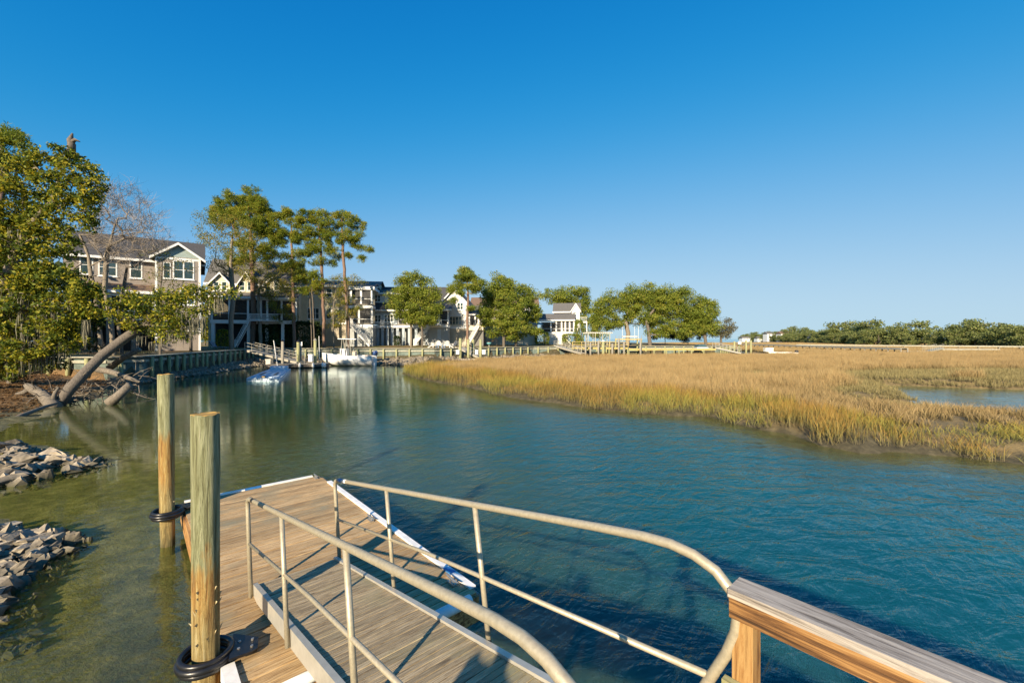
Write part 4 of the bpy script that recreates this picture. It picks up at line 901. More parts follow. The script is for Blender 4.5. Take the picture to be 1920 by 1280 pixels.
for x in (165,206,253): 
    a, _ = h.F(x, 600, -2.6); h.bx('pier_post', a-.3, a+.3, -2.6, -2.0, zg, pd-.36, S_taupe)
h.bx('dark_bay', p0, p1, -.3, -.2, zg, pd-.5, M_dark)  # near-black sheet paints the shade below the porch
# --- house with three small gables and the long screened porch
h = House('porch_house', 'cream house with three small gables over a long screened porch', 380, 66, 20)
zg = h.zg; a0, _ = h.F(380, 560); a1, _ = h.F(556, 560); _, ze = h.F(440, 528, 2.6); _, zr = h.F(430, 488, 6)
h.bx('wall', a0, a1, 2.6, 11, zg, ze, S_yellow); h.gable(a0, a1, 2.6, 10.5, ze, zr, M_roof, 'u', .5, wallm=S_yellow)
for x0, x1, pk in ((388,437,512),(442,480,511),(494,527,520)):
    b0, _ = h.F(x0, 530, 1.6); b1, _ = h.F(x1, 530, 1.6); _, e = h.F((x0+x1)/2, 531, 1.6); _, p = h.F((x0+x1)/2, pk, 1.6)
    _, zb = h.F((x0+x1)/2, 556, 1.6); h.bx('dormer_wall', b0+.4, b1-.4, 1.6, 5, zb, e, S_yellow); h.gable(b0+.4, b1-.4, 1.6, 6, e, p, M_roof, 'v', .4, wallm=S_yellow)
    xm = (x0+x1)/2; h.win(xm-12, 528, xm-2, 545, 1.6); h.win(xm+3, 528, xm+13, 545, 1.6)
_, pt = h.F(460, 562, 0); _, pd = h.F(460, 600, 0)
q0, _ = h.F(394, 580); q1, _ = h.F(556, 580)
h.shed(q0-.4, q1+.3, -.4, 2.6, pt+.35, pt+1.6, M_roof); h.bx('porch_beam', q0, q1, -.05, .3, pt+.001, pt+.34, white)
h.porch(394, 556, 562, 600, 0, (397,430,465,489,501,528,555), railpx=588, back=S_yellow)
h.bx('floor_band', q0, q1, -.06, .015, pd-.55, pd-.003, white)
for x in (399,432,466,500,530): a, _ = h.F(x, 610); h.bx('pier_post', a-.22, a+.22, 0, .44, zg, pd-.56, white)
h.bx('dark_bay', q0, q1, 1.5, 1.6, zg, pd-.56, M_dark)  # black sheet stands for the shade of the open ground floor
a_t, z_t = h.F(468, 603, -1.5); a_f, _ = h.F(441, 632, -1.5); h.stairs(a_t, pd, a_f, zg+.15, -1.6)
l1, _ = h.F(522, 600, -1.5); h.bx('landing', a_t, l1, -1.7, -.07, pd-.16, pd-.002, white); h.rail(a_t, l1, -1.68, pd)
# --- cream house with stacked porches
h = House('cream_house', 'cream white house with two stacked screened porches and a white side stair', 553, 77, 8)
zg = h.zg; a0, _ = h.F(553, 560); a1, _ = h.F(652, 560); _, ze = h.F(600, 536); _, zbm = h.F(600, 607)
h.bx('wall', a0, a1, 0, 10, zbm, ze, S_cream); h.bx('base_wall', a0-.1, a1, -.1, 9.9, zg, zbm-.002, S_tan)
h.gable(a0, a1+5, 0, 10, ze, ze+1.5, M_roof, 'u', .5, wallm=S_cream); h.bx('belt_trim', a0-.12, a1, -.14, -.003, zbm, zbm+.22, white)
for q, n in (((576,577,599,598),3),((611,578,622,598),1),((630,580,640,598),1),((574,541,588,556),2),((598,542,607,558),1),((612,541,622,557),1)): h.win(*q, n=n)
h.bx('side_gable', a0-.02, a0+.2, -1.2, -.003, zg, ze-2.4, S_blue)
b0, _ = h.F(648, 560, -3); b1, _ = h.F(699, 560, -3)
_, z1 = h.F(673, 543, -3)
h.bx('porch_entablature', b0-.3, b1+.3, -3.3, 3, z1, z1+.45, white); 
h.gable(b0, b1, -3, 3, z1+.451, z1+1.3, M_roof, 'u', .35, wallm=white)
h.porch(648, 698, 543.5, 570, -3, (649,658,677,697), railpx=560, back=S_cream, colw=.32)
_, zA = h.F(673, 571, -3); _, zB = h.F(673, 577.5, -3); h.bx('floor_band', b0, b1, -3.04, -.2, zB, zA-.14, white)
h.porch(648, 698, 577.8, 606, -3, (649,673,697), railpx=598, back=S_cream, colw=.32)
_, zC = h.F(673, 607, -3); h.bx('floor_band', b0, b1, -3.04, -.2, zC-.75, zC-.15, white); h.bx('base_wall', b0, b1, -2.9, .5, zg, zC-.751, S_greyb)
a_t, _ = h.F(654, 600, -4.3); a_f, _ = h.F(692, 636, -4.3); h.stairs(a_t, zC+.1, a_f, zg+.15, -4.35); h.bx('landing', a_t-1.6, a_t, -4.4, -3.05, zC-.1, zC+.098, white)
# --- blue grey house
h = House('blue_grey_house', 'blue grey house on tall piers with a white gabled dormer and screened porch', 697, 80, 2)
zg = h.zg; a0, _ = h.F(697, 600); a1, _ = h.F(745, 600); a2, _ = h.F(842, 600); _, ze = h.F(720, 579); _, zf = h.F(720, 608)
h.bx('wall', a0, a1, 0, 9, zf, ze, S_blue); _, zr = h.F(760, 540, 6)
h.bx('rear_wall', a1+.002, a2-1.5, 3, 9, zf, ze-.05, S_blue)
h.gable(a0, a2-1, -.1, 11, ze, zr, M_roof_dark, 'u', .45, wallm=S_blue)
d0_, _ = h.F(700, 560, 1.2); d1_, _ = h.F(740, 560, 1.2); _, de = h.F(720, 551, 1.2); _, db_ = h.F(720, 576, 1.2)
h.bx('dormer_wall', d0_, d1_-1.2, 1.2, 6, db_, de, S_white); h.shed(d0_-.4, d1_+3, .7, 6.2, de+.05, de+1.5, M_roof); h.win(702,553,714,566,1.2,2)
h.win(702,590,715,604,0,2); h.win(720,589,738,604,0,3); h.bx('gutter', a0-.3, a2, -.75, -.62, ze-.35, ze-.2, white)
h.porch(746, 800, 583, 607, 0, (747,762,781,799), railpx=599, back=S_blue, colw=.25); h.porch(803, 841, 583, 607, -1.6, (804,823,840), railpx=600, back=S_blue, colw=.25)
r0, _ = h.F(800, 580, -1.6); r1, _ = h.F(843, 580, -1.6); _, zz = h.F(820, 581, -1.6); h.bx('porch_beam', r0, r1, -1.65, -1.3, zz-.22, zz+.25, white)
h.gable(r0, r1, -1.6, 5, zz+.251, zz+2.1, M_roof, 'u', .5, wallm=S_blue)
h.bx('floor_band', a0, a2, -.06, .4, zf-.62, zf-.15, white); h.bx('floor_band', r0, r1, -1.66, -.07, zf-.62, zf-.15, white)
for x in (699,708,717,726,735,745,756,767,780,800): a, _ = h.F(x, 620); h.bx('pier_post', a-.24, a+.24, .1, .55, zg, zf-.63, S_blue)
h.bx('dark_bay', a0, a2-3.4, 1.6, 1.7, zg, zf-.6, S_greyb)
h.bx('base_wall', r0+.3, r1-.2, -1.5, .9, zg, zf-.625, S_greyb); h.px('door', 820, 617, 827, 637, -1.52, .015, S_blue)
a_t, _ = h.F(806, 607, -2.9); a_f, _ = h.F(776, 638, -2.9); h.stairs(a_t, zf-.1, a_f, zg+.15, -3.0); h.bx('landing', a_t, a_t+2.2, -3.05, -1.67, zf-.3, zf-.102, white); h.rail(a_t+.05, a_t+2.2, -3.0, zf-.1)
# --- white gabled house
h = House('white_gabled_house', 'white house with one tall gable and a side porch behind the single pine', 836, 82, -3)
zg = h.zg; a0, _ = h.F(826, 590); a1, _ = h.F(877, 590); _, zf = h.F(855, 616); _, ze = h.F(850, 569); _, zr = h.F(852, 541)
h.bx('wall', a0, a1, 0, 10, zf, ze, S_white); h.bx('base_wall', a0, a1, -.08, 9.9, zg, zf-.002, S_tan); h.gable(a0, a1, 0, 10, ze, zr, M_roof, 'v', .5, wallm=S_white)
h.win(857,567,869,581,0,2); h.win(838,567,842,578,0,1); h.win(842,593,866,609,0,4, plain('tan_window_frame', (.55,.47,.34), .6)); h.bx('belt_trim', a0, a1, -.11, -.003, zf, zf+.25, white)
b1, _ = h.F(906, 590, 0); _, zt = h.F(890, 592, 0)
h.shed(a1+.02, b1+.4, -.5, 5, zt+.25, zt+2.2, M_roof, hip=1.5); h.bx('porch_beam', a1+.02, b1, -.05, .25, zt, zt+.24, white); h.porch(879, 905, 592.5, 609, 0, (880,891,897,904), back=S_white, railpx=None, colw=.25)
_, zq = h.F(890, 609, 0); h.bx('porch_wall', a1+.02, b1, -.04, .3, zq-1.0, zq-.15, S_cream); h.bx('base_wall', a1+.02, b1, .3, 4, zg, zq-1.01, M_shade)
a_t, _ = h.F(898, 609, -1.4); a_f, _ = h.F(877, 633, -1.4); h.stairs(a_t, zq-.1, a_f, zg+.15, -1.5)
# --- white house whose roof shows behind it
h = House('brown_roofed_house', 'white house with a brown roof half hidden behind the oaks', 880, 92, 0)
zg = h.zg; a0, _ = h.F(884, 580); a1, _ = h.F(1008, 580); _, ze = h.F(900, 573); h.bx('wall', a0, a1, 0, 8, zg, ze, S_cream); h.gable(a0, a1, 0, 8, ze, ze+2.0, M_roof_brown, 'u', .4, wallm=S_cream)
h.win(909,574,914,586,0); h.win(1000,585,1006,597,0); h.win(985,575,992,586,0)
# --- far white house
h = House('far_white_house', 'far white two storey house with a screened porch and balcony beside the blue umbrella', 1010, 99, -8)
zg = h.zg; a0, _ = h.F(1012, 600); a1, _ = h.F(1074, 600); _, zf = h.F(1040, 622); _, z2 = h.F(1040, 603)
u0, _ = h.F(1040, 590, 2); u1, _ = h.F(1086, 590, 2); _, ze = h.F(1062, 583, 2); _, zr = h.F(1062, 569, 2)
h.bx('upper_wall', u0, u1, 2, 8, zf, ze, S_white); h.gable(u0, u1, 2, 8, ze, zr+.2, M_roof, 'u', .45, wallm=S_white)
h.px('wall', 1072, 581, 1087, 622, 1.0, .95, S_white); w0, _ = h.F(1072, 580, 1.0); w1, _ = h.F(1087, 580, 1.0); _, wz = h.F(1080, 581, 1.0); h.gable(w0, w1, 1.0, 5, wz, wz+1.45, M_roof, 'v', .3, wallm=S_white)
h.win(1073.5,584,1081,594,1.0,3)
h.gable(a0, a1, -2, 3, z2+.45, z2+1.7, M_roof, 'u', .5, wallm=S_teal); h.bx('porch_beam', a0, a1, -2.05, -1.7, z2, z2+.44, white)
h.porch(1014, 1077, 603.5, 621.5, -2, (1015,1033,1043,1053,1060,1068,1076), railpx=616, back=S_white, colw=.3)
h.bx('floor_band', a0, a1, -2.06, -1.6, zf-.4, zf-.1, white); h.bx('base_wall', a0+1, a1-1, -1.9, 2, zg, zf-.42, S_white)
k0, _ = h.F(1086, 603, 1.5); k1, _ = h.F(1101, 603, 1.5); _, kz = h.F(1094, 603, 1.5); h.bx('balcony_floor', k0, k1, 1.5, 3.5, kz-.25, kz, white); h.rail(k0, k1, 1.53, kz, 1.05, .28)
for a in (k1-.2, k0): h.bx('balcony_post', a, a+.18, 1.52, 1.7, zg, kz-.26, white)
h.stairs(h.F(1052,622,-3)[0], zf-.2, h.F(1070,640,-3)[0], zg+.15, -3.2, m=white)

# ------------------------------------------------------------------ bulkhead along the far bank
bw = thing('bulkhead', 'long weathered timber bulkhead with a plank cap and round posts along the house gardens', 'bulkhead', (-36.8, 66, 0))
B = [(-60,34.9),(-33,34.8),(-31.6,36.6),(-35,48),(-38.3,63),(-36.8,66),(-12,66),(4,82),(24,86),(43,88),(50,97)]
for (ax, ay), (bx_, by) in zip(B[:-1], B[1:]):
    L = math.hypot(bx_-ax, by-ay); u = Vector(((bx_-ax)/L, (by-ay)/L, 0)); n = Vector((u.y, -u.x, 0)); o = Vector((ax, ay, 0))
    MB().obox(o+Vector((0,0,-.8)), u*L, -n*.12, (0,0,2.85)).build('wall_sheet', M_bulk, bw)
    MB().obox(o-u*.02+n*.30+Vector((0,0,2.055)), u*(L+.04), -n*.75, (0,0,.09)).build('cap_plank', M_cap, bw)
    MB().obox(o+n*.004+Vector((0,0,1.62)), u*L, n*.14, (0,0,.2)).build('wale', M_cap, bw)
    k = 0; st = 1.55 if ay < 60 else 2.0
    while (k+.5)*st < L:
        q = o+u*((k+.5)*st)+n*.26; zb = gz1(q.x+n.x*.3, q.y+n.y*.3); MB().tube([q+Vector((0,0,min(zb,.6)-.5)), q+Vector((0,0,2.0))], .15, 8).build('post', M_greenwood, bw, True); k += 1

# ------------------------------------------------------------------ rubble stones
def hull(seed, sx, sy, sz, n=13):
    rs = np.random.RandomState(seed); bm = bmesh.new()
    for p in rs.normal(0,1,(n,3)):
        p = p/np.linalg.norm(p)*rs.uniform(.75,1.1); p = np.clip(p, -.72, .72)*1.2; bm.verts.new((p[0]*sx, p[1]*sy, p[2]*sz))
    g = bmesh.ops.convex_hull(bm, input=bm.verts); bmesh.ops.delete(bm, geom=[v for v in bm.verts if not v.link_faces], context='VERTS')
    bmesh.ops.subdivide_edges(bm, edges=bm.edges[:], cuts=1, use_grid_fill=True)
    for v in bm.verts: v.co += Vector(rs.normal(0, .022, 3))
    me = bpy.data.meshes.new('stone'); bm.to_mesh(me); bm.free(); me.materials.append(M_rock); return me
RK = [hull(k, .34, .24, .13+.04*(k % 3)) for k in range(9)]
grv = MB()
rs = np.random.RandomState(21)
def stone(x, y, s, label, group, z=None):
    z = (gz1(x, y) if z is None else z)+.02
    o = bpy.data.objects.new('stone', RK[rs.randint(9)]); COL.objects.link(o); o.location = (x, y, z); o.rotation_euler = (rs.uniform(-.35,.35), rs.uniform(-.35,.35), rs.uniform(0,6.28)); o.scale = (s*rs.uniform(.8,1.3), s*rs.uniform(.8,1.2), s*rs.uniform(.8,1.4)); return tag(o, label, 'stone', group)
def heap(px, n, label, group, smin, smax, pile=.16):
    P = np.array(px, float); k = 0; done = 0
    while done < n:
        x = rs.uniform(P[:,0].min(), P[:,0].max()); y = rs.uniform(P[:,1].min(), P[:,1].max())
        dd = sdist(np.array([x]), np.array([y]), px)[0]
        if dd < 0: continue
        Yw = CAMZ*FPX/(y-HORIZ); Xw = (x-960)/FPX*Yw; hgt = min(.30, dd/60.)*pile*4*rs.uniform(.3,1)
        stone(Xw, Yw, rs.uniform(smin, smax), label, group, max(gz1(Xw, Yw), -.06)+hgt*.6); done += 1
heap([(-60,850),(30,852),(80,862),(130,866),(150,862),(184,862),(180,874),(110,888),(60,908),(-60,925)], 105, 'grey angular stone in the rubble spit that juts into the creek', 'stones of the rubble spit', .35, 1.1)
heap([(-60,1000),(30,1004),(75,1002),(130,1008),(140,1022),(110,1052),(70,1075),(40,1100),(-60,1180)], 130, 'grey angular stone in the rubble heap on the mud beside the floating dock', 'stones of the rubble heap', .22, .75)
heap([(-60,1120),(20,1125),(45,1150),(30,1180),(-60,1220)], 16, 'small muddy stone at the edge of the tidal mud', 'stones on the tidal mud', .25, .6)
rq = np.random.RandomState(5)
for poly, n in (([(-60,845),(200,856),(240,866),(110,895),(60,915),(-60,930)], 420), ([(-60,995),(150,998),(175,1015),(120,1060),(80,1110),(60,1200),(-60,1240)], 620)):
    P_ = np.array(poly, float); done = 0
    while done < n:
        x = rq.uniform(P_[:,0].min(), P_[:,0].max()); y = rq.uniform(P_[:,1].min(), P_[:,1].max())
        if sdist(np.array([x]), np.array([y]), poly)[0] < 0: continue
        Yw = CAMZ*FPX/(y-HORIZ); Xw = (x-960)/FPX*Yw; zz = gz1(Xw, Yw); me = RK[rq.randint(9)]; s_ = rq.uniform(.08,.32); ca = rq.uniform(0,6.28); n0 = len(grv.v)
        for v in me.vertices: grv.v.append((Xw+s_*(v.co.x*math.cos(ca)-v.co.y*math.sin(ca)), Yw+s_*(v.co.x*math.sin(ca)+v.co.y*math.cos(ca)), zz+.02+s_*1.6*v.co.z))
        for p in me.polygons: grv.f.append(tuple(n0+i for i in p.vertices))
        done += 1
tag(kind(grv.build('gravel', M_rock, None, origin=(-9,8,0)), 'stuff'), 'small broken gravel scattered between the rubble stones', 'gravel')
RG = 'stones of the riprap'
def rip(xy, sc): stone(xy[0], xy[1], sc, 'pale riprap stone on the slope below the timber bulkhead', RG)
cnt = 0; V = []; F = []
def shore_pts(n, a, b, d0_, d1_):
    for k in range(n):
        f = rs.rand(); x = a[0]+(b[0]-a[0])*f; y = a[1]+(b[1]-a[1])*f; L = math.hypot(b[0]-a[0], b[1]-a[1]); nx_, ny_ = (b[1]-a[1])/L, -(b[0]-a[0])/L; q = rs.uniform(d0_, d1_); yield x+nx_*q, y+ny_*q
runs = [((-33,34.8),(-31.6,36.6),.3,3,60),((-31.6,36.6),(-35,48),.3,3.6,520),((-35,48),(-38.3,63),.3,4.2,420),((-36.8,66),(-12,66),.5,12.5,900),((-12,66),(4,82),.5,9,350)]
for a, b, q0, q1, n in runs:
    for x, y in shore_pts(n, a, b, q0, q1):
        z = gz1(x, y)
        if z < -.12 or z > 1.6: continue
        if cnt < 130 and rs.rand() < .12: rip((x, y), rs.uniform(.9,1.5)); cnt += 1; continue
        me = RK[rs.randint(9)]; ca = rs.uniform(0,6.28); s = rs.uniform(.7,1.4); n0 = len(V)
        for v in me.vertices: V.append((x+s*(v.co.x*math.cos(ca)-v.co.y*math.sin(ca)), y+s*(v.co.x*math.sin(ca)+v.co.y*math.cos(ca)), z+.05+s*1.4*v.co.z))
        for p in me.polygons: F.append(tuple(n0+i for i in p.vertices))
mb = MB(); mb.v = V; mb.f = F; o = kind(mb.build('riprap', M_rock, None, origin=(-33,45,0)), 'stuff'); tag(o, 'band of pale riprap stones at the foot of the timber bulkhead', 'riprap')

# ------------------------------------------------------------------ boat dock on the left bank
def lpile(name, label, x, ytop, Y, r, m, cap=None, zb=-1.2, cat='piling', group=None):
    t_ = PX(x, ytop, Y); root = thing(name, label, cat, (t_.x, Y, 0), group)
    MB().tube([(t_.x, Y, zb), tuple(t_)], r, 10).build('shaft', m, root, True)
    if cap: MB().lathe([(r*1.25, t_.z+.004), (r*1.25, t_.z+.05), (.02, t_.z+.28)], 10, (t_.x, Y, 0)).build('cap', cap, root)
    return root
a, b = PX(498, 692, 51.5), PX(614, 690, 53.5); a.z = b.z = 0
bd = thing('boat_dock', 'low grey floating dock beside the white motorboat', 'dock', (a.x, a.y, 0)); u = (b-a).normalized(); v = Vector((-u.y, u.x, 0)); L = (b-a).length; n = int(L/.16)
for k in range(n): MB().obox(a+u*(L*k/n)+Vector((0,0,.45)), u*(L/n-.015), v*2.2, (0,0,.05)).build('plank', M_greywood, bd)
MB().obox(a+Vector((0,0,.12)), u*L, -v*.06, (0,0,.36)).build('fascia', M_bark, bd); MB().obox(a+v*.2+Vector((0,0,-.2)), u*L, v*1.8, (0,0,.6)).build('float', M_dark, bd)
for x, yy in ((563,690),(588,689),(606,686),(610,684)):
    c = PX(x, 684, 51.3+(x-498)*.017); tag(MB().lathe([(.03,.42),(.1,.36),(.15,.1),(.14,-.1),(.05,-.2)], 9, (c.x, c.y-.15, .22)).build('dock_fender', M_vinyl, None, True, origin=(c.x, c.y-.15, 0)), 'white teardrop fender hanging on the boat dock edge', 'fender', 'fenders of the boat dock')
def boxthing(name, label, cat, x0, y0, x1, y1, Y, dep, m, lid=None):
    p, q = PX(x0, y1, Y), PX(x1, y0, Y); root = thing(name, label, cat, (p.x, Y, p.z)); w = q.x-p.x; hh = q.z-p.z
    MB().box(p.x, q.x, Y, Y+dep, p.z, q.z-hh*.16).build('case', m, root); MB().box(p.x-.05, q.x+.05, Y-.05, Y+dep+.05, q.z-hh*.155, q.z).build('lid', lid or m, root); return root
boxthing('dock_box', 'white storage box standing on the floating dock next to the jet ski float', 'box', 498, 673, 507, 686, 52.5, .6, M_alu)
boxthing('power_pedestal', 'small white power pedestal on the boat dock', 'pedestal', 578, 664, 585, 678, 53.5, .4, white)
lpile('piling', 'dark green piling with a pointed cap beside the boat dock gangway', 530, 640, 53.8, .17, M_greywood, M_rubber)
lpile('piling', 'yellowish piling with a flat cap at the foot of the boat dock gangway', 559, 641, 54.6, .19, M_greenwood, M_rubber)
lpile('piling', 'slim brown piling touching the yellowish capped one', 564, 642, 55, .12, M_greywood)
lpile('piling', 'sunlit green piling at the bow of the white motorboat', 591, 638, 54.6, .19, M_greenwood, M_greywood)
sg = thing('notice_board', 'small white notice fixed to the slim brown piling', 'sign', PX(564,648,54.85)); MB().obox(PX(561.5,648,54.8), (.35,0,0), (0,.03,0), (0,0,.5)).build('panel', white, sg)
tag(MB().tube([PX(599,673,53), PX(598,630,53)], .035, 6).build('white_pole', white, None, origin=PX(599,673,53)), 'thin white pole on the boat dock by the motorboat bow', 'pole')
tag(MB().tube([PX(521,692,49.5), PX(513,638,50)], .035, 6).build('white_pole', white, None, origin=PX(521,692,49.5)), 'leaning white pole between the jet ski float and gangway', 'pole')
def far_gangway(label, p, q, w, hgt, m=M_alu, n=7):     # p top, q foot
    root = thing('gangway', label, 'gangway', q); u = (q-p); hz = Vector((u.x, u.y, 0)).normalized(); v = Vector((-hz.y, hz.x, 0))
    MB().obox(p, u, v*w, (0,0,.09)).build('tread_deck', m, root)
    for s_ in (0, w):
        MB().obox(p+v*(s_-.03)-Vector((0,0,.2)), u, v*.06, (0,0,.29)).build('stringer', m, root)
        for hh in (hgt, hgt*.55): MB().tube([p+v*s_+Vector((0,0,hh)), q+v*s_+Vector((0,0,hh))], .035, 6).build('rail', m, root)
        for k in range(n+1): c = p+u*(k/n)+v*s_; MB().tube([c, c+Vector((0,0,hgt))], .03, 5).build('post', m, root)
    return root
far_gangway('silvery gangway sloping from the bulkhead down to the boat dock', PX(459,656,58.5), PX(556,680,54.2)+Vector((0,0,.05)), 1.2, 1.05)
# jet ski float
jf = thing('jet_ski_float', 'pale blue plastic jet ski float with two moulded ramps', 'float', PX(495,712,36.5))
M_jf = plain('pale_blue_plastic', (.50,.60,.68), .45, .12, 4); cs = [PX(462,709,36.2), PX(524,712,35.6), PX(545,692,47.5), PX(507,690,47.5)]
for c in cs: c.z = 0
MB().prism([c+Vector((0,0,-.1)) for c in cs], (0,0,.38)).build('deck', M_jf, jf)
def inset(f0, f1, g0, g1):
    q = lambda f, g: (cs[0].lerp(cs[1], f)).lerp(cs[3].lerp(cs[2], f), g); return [q(f0,g0), q(f1,g0), q(f1,g1), q(f0,g1)]
for f0 in (.08, .56):
    MB().prism([c+Vector((0,0,.282)) for c in inset(f0, f0+.36, .05, .78)], (0,0,.07)).build('ramp', M_jf, jf)
    MB().prism([c+Vector((0,0,.353)) for c in inset(f0+.14, f0+.22, .2, .45)], (0,0,.02)).build('keel_slot', M_rubber, jf)
MB().prism([c+Vector((0,0,.352)) for c in inset(.45,.55,.0,.06)], (0,0,.09)).build('bow_stop', plain('tan_stop', (.45,.30,.14), .6), jf)
MB().prism([c+Vector((0,0,.282)) for c in inset(.1,.9,.86,.98)], (0,0,.35)).build('end_block', M_jf, jf)

# ------------------------------------------------------------------ white centre console boat
def boat(label, bow, stern, beam, fb, full=True):
    root = thing('motorboat', label, 'boat', ((bow.x+stern.x)/2, (bow.y+stern.y)/2, 0)); u = (bow-stern); L = u.length; u.normalize(); v = Vector((-u.y, u.x, 0)); mid = stern
    sec = [(0,.86,.0,.92),(.2,.95,.0,.98),(.45,1.0,.0,.98),(.65,.92,.02,1.04),(.8,.70,.10,1.12),(.92,.36,.30,1.20),(1.0,.03,.85,1.27)]
    fs = [q[0] for q in sec]; sec = [(f,)+tuple(float(np.interp(f, fs, [q[k] for q in sec])) for k in (1,2,3)) for f in np.linspace(0,1,21)]; mb = MB(); n = 7
    for f, w, kz, sh in sec:
        w = w*beam/2; top = fb*sh; k = -.35*(1-f*f)+kz*fb; ch = .25*fb+.45*kz*fb
        ring = [(-w,top),(-w*.98,top*.6),(-w*.88,ch),(0,k),(w*.88,ch),(w*.98,top*.6),(w,top)]
        for a_, z_ in ring: mb.v.append(tuple(mid+u*(f*L)+v*a_+Vector((0,0,z_))))
    for i in range(len(sec)-1):
        for j in range(n-1): a_ = i*n+j; mb.f.append((a_, a_+1, a_+n+1, a_+n))
    mb.f.append(tuple(range(n)))
    hl = mb.build('hull', M_gel, root, True); hl.modifiers.new('thick', 'SOLIDIFY').thickness = .05
    dk = MB(); k = len(sec)
    for i in range(k-1):
        A = [mid+u*(sec[q][0]*L)+v*(s_*sec[q][1]*beam/2*.94)+Vector((0,0,fb*(.55 if i < 14 else .8))) for q, s_ in ((i,-1),(i,1),(i+1,1),(i+1,-1))]; dk.poly(A)
    dk.build('deck', M_gel, root)
    for s_ in (-1, 1): MB().tube([mid+u*(f*L)+v*(s_*w*beam/2*1.01)+Vector((0,0,fb*sh)) for f, w, kz, sh in sec], .045, 6).build('rub_rail', white, root)
    if not full: return root
    def lb(part, f0, f1, w, z0, z1, m, par=None): o_ = MB().obox(mid+u*(f0*L)-v*w/2+Vector((0,0,z0)), u*((f1-f0)*L), v*w, (0,0,z1-z0)).build(part, m, par or root); return o_
    cn = lb('console', .50, .63, 1.0, fb*.5, fb+.95, M_gel); lb('windscreen', .555, .60, .9, fb+.955, fb+1.35, M_glass, cn)
    lb('leaning_post', .34, .40, .9, fb*.5, fb+.5, M_cush); lb('rear_seat', .08, .14, 1.5, fb*.5, fb+.08, M_cush); lb('cooler', .2, .28, .7, fb*.5, fb-.02, white)
    tt = MB().prism([mid+u*(.30*L)-v*1.0+Vector((0,0,fb+2.15)), mid+u*(.30*L)+v*1.0+Vector((0,0,fb+2.15)), mid+u*(.66*L)+v*.85+Vector((0,0,fb+2.2)), mid+u*(.66*L)-v*.85+Vector((0,0,fb+2.2))], (0,0,.10)).build('hard_top', M_gel, root)
    for s_ in (-1, 1):
        for f0, f1 in ((.62,.58),(.52,.55),(.40,.44),(.54,.50)): MB().tube([mid+u*(f0*L)+v*s_*.55+Vector((0,0,fb*.6)), mid+u*(f1*L)+v*s_*.75+Vector((0,0,fb+2.16))], .04, 6).build('top_leg', M_alu, tt)
    for s_ in (-.38, .38):
        q = mid-u*.25+v*s_; om = MB().lathe([(.16,fb+.02),(.24,fb+.15),(.25,fb+.45),(.18,fb+.62),(.05,fb+.66)], 10, q).build('outboard', M_blue, root, True); MB().tube([q+Vector((0,0,fb+.05)), q+Vector((0,0,-.4))], [.14,.08], 8).build('leg', white, om)
    return root
M_gel = plain('white_gelcoat', (.80,.80,.78), .22, .04); M_cush = plain('cushion', (.55,.45,.36), .7); M_blue = plain('blue_cowl', (.03,.07,.20), .25)
boat('white centre console motorboat with a hard top moored at the boat dock', PX(604,684,57)*1.0-Vector((0,0,PX(604,684,57).z)), Vector(((700-960)/FPX*57.5, 57.5, 0)), 2.5, 1.35)

# ------------------------------------------------------------------ garden things
def adirondack():
    root = thing('garden_chair', 'x', 'chair', (0,0,0))
    for k in range(5): x = -.26+.13*k; MB().prism([(x-.055,.28,.32),(x+.055,.28,.32),(x+.055,.62,1.05-.03*abs(k-2)**2),(x-.055,.62,1.05-.03*abs(k-2)**2)], (0,.03,.012)).build('back_slat', white, root)
    for k in range(5): y = -.3+.125*k; MB().box(-.30,.30,y,y+.11,.40-.025*k,.43-.025*k).build('seat_slat', white, root)
    for s_ in (-1, 1):
        MB().box(min(s_*.33,s_*.47),max(s_*.33,s_*.47),-.38,.42,.60,.63).build('arm', white, root); MB().box(min(s_*.34,s_*.42),max(s_*.34,s_*.42),-.33,-.24,0,.599).build('leg', white, root)
        MB().prism([(s_*.34,.4,.0),(s_*.34,.55,.0),(s_*.34,-.24,.40),(s_*.34,-.24,.30)], (s_*.05,0,0)).build('leg', white, root)
    return root
proto = adirondack()
for i, (x, rz, lab) in enumerate(((808,-75,'white slatted garden chair turned sideways at the end nearest the stairs'),(825,-12,'white slatted garden chair with its back to the water beside the sideways one'),(838,15,'white slatted garden chair with its back to the water beside the gangway chair'),(849,60,'white slatted garden chair turned sideways next to the small gangway'))):
    o = proto if i == 0 else copy_tree(proto); X = (x-960)/FPX*71.5; o.location = (X, 71.5, gz1(X, 71.5)); o.rotation_euler = (0,0,R(rz+180)); o['label'] = lab; o['group'] = 'garden chairs on the lawn'; o.scale = (1.1,1.1,1.15)
for x, lab in ((820,'small blue side table between the first two white garden chairs'),(832,'small blue side table between the last white garden chairs')):
    X = (x-960)/FPX*71; z = gz1(X, 71); root = thing('side_table', lab, 'table', (X,71,z)); MB().box(X-.25,X+.25,70.8,71.2,z+.42,z+.46).build('top', M_bluestrip, root)
    for sx in (-.2,.2): MB().box(X+sx-.03,X+sx+.03,70.85,71.15,z,z+.419).build('leg', M_bluestrip, root)
X = PX(410,650,60).x; z = gz1(X, 60); lc = thing('lounge_chair', 'blue grey reclining lounge chair on the deck by the thin leaved oak', 'lounger', (X,60,z)); M_lc = plain('blue_grey_fabric', (.22,.27,.32), .8)
MB().box(X-.5,X+1.3,59.6,60.4,z+.3,z+.4).build('seat', M_lc, lc); MB().prism([(X-.5,59.6,z+.4),(X-1.1,59.6,z+1.2),(X-1.2,59.6,z+1.12),(X-.6,59.6,z+.32)], (0,.8,0)).build('backrest', M_lc, lc)
for sx in (-.4,1.15):
    for sy in (59.65,60.25): MB().box(X+sx,X+sx+.08,sy,sy+.08,z,z+.299).build('leg', M_lc, lc)
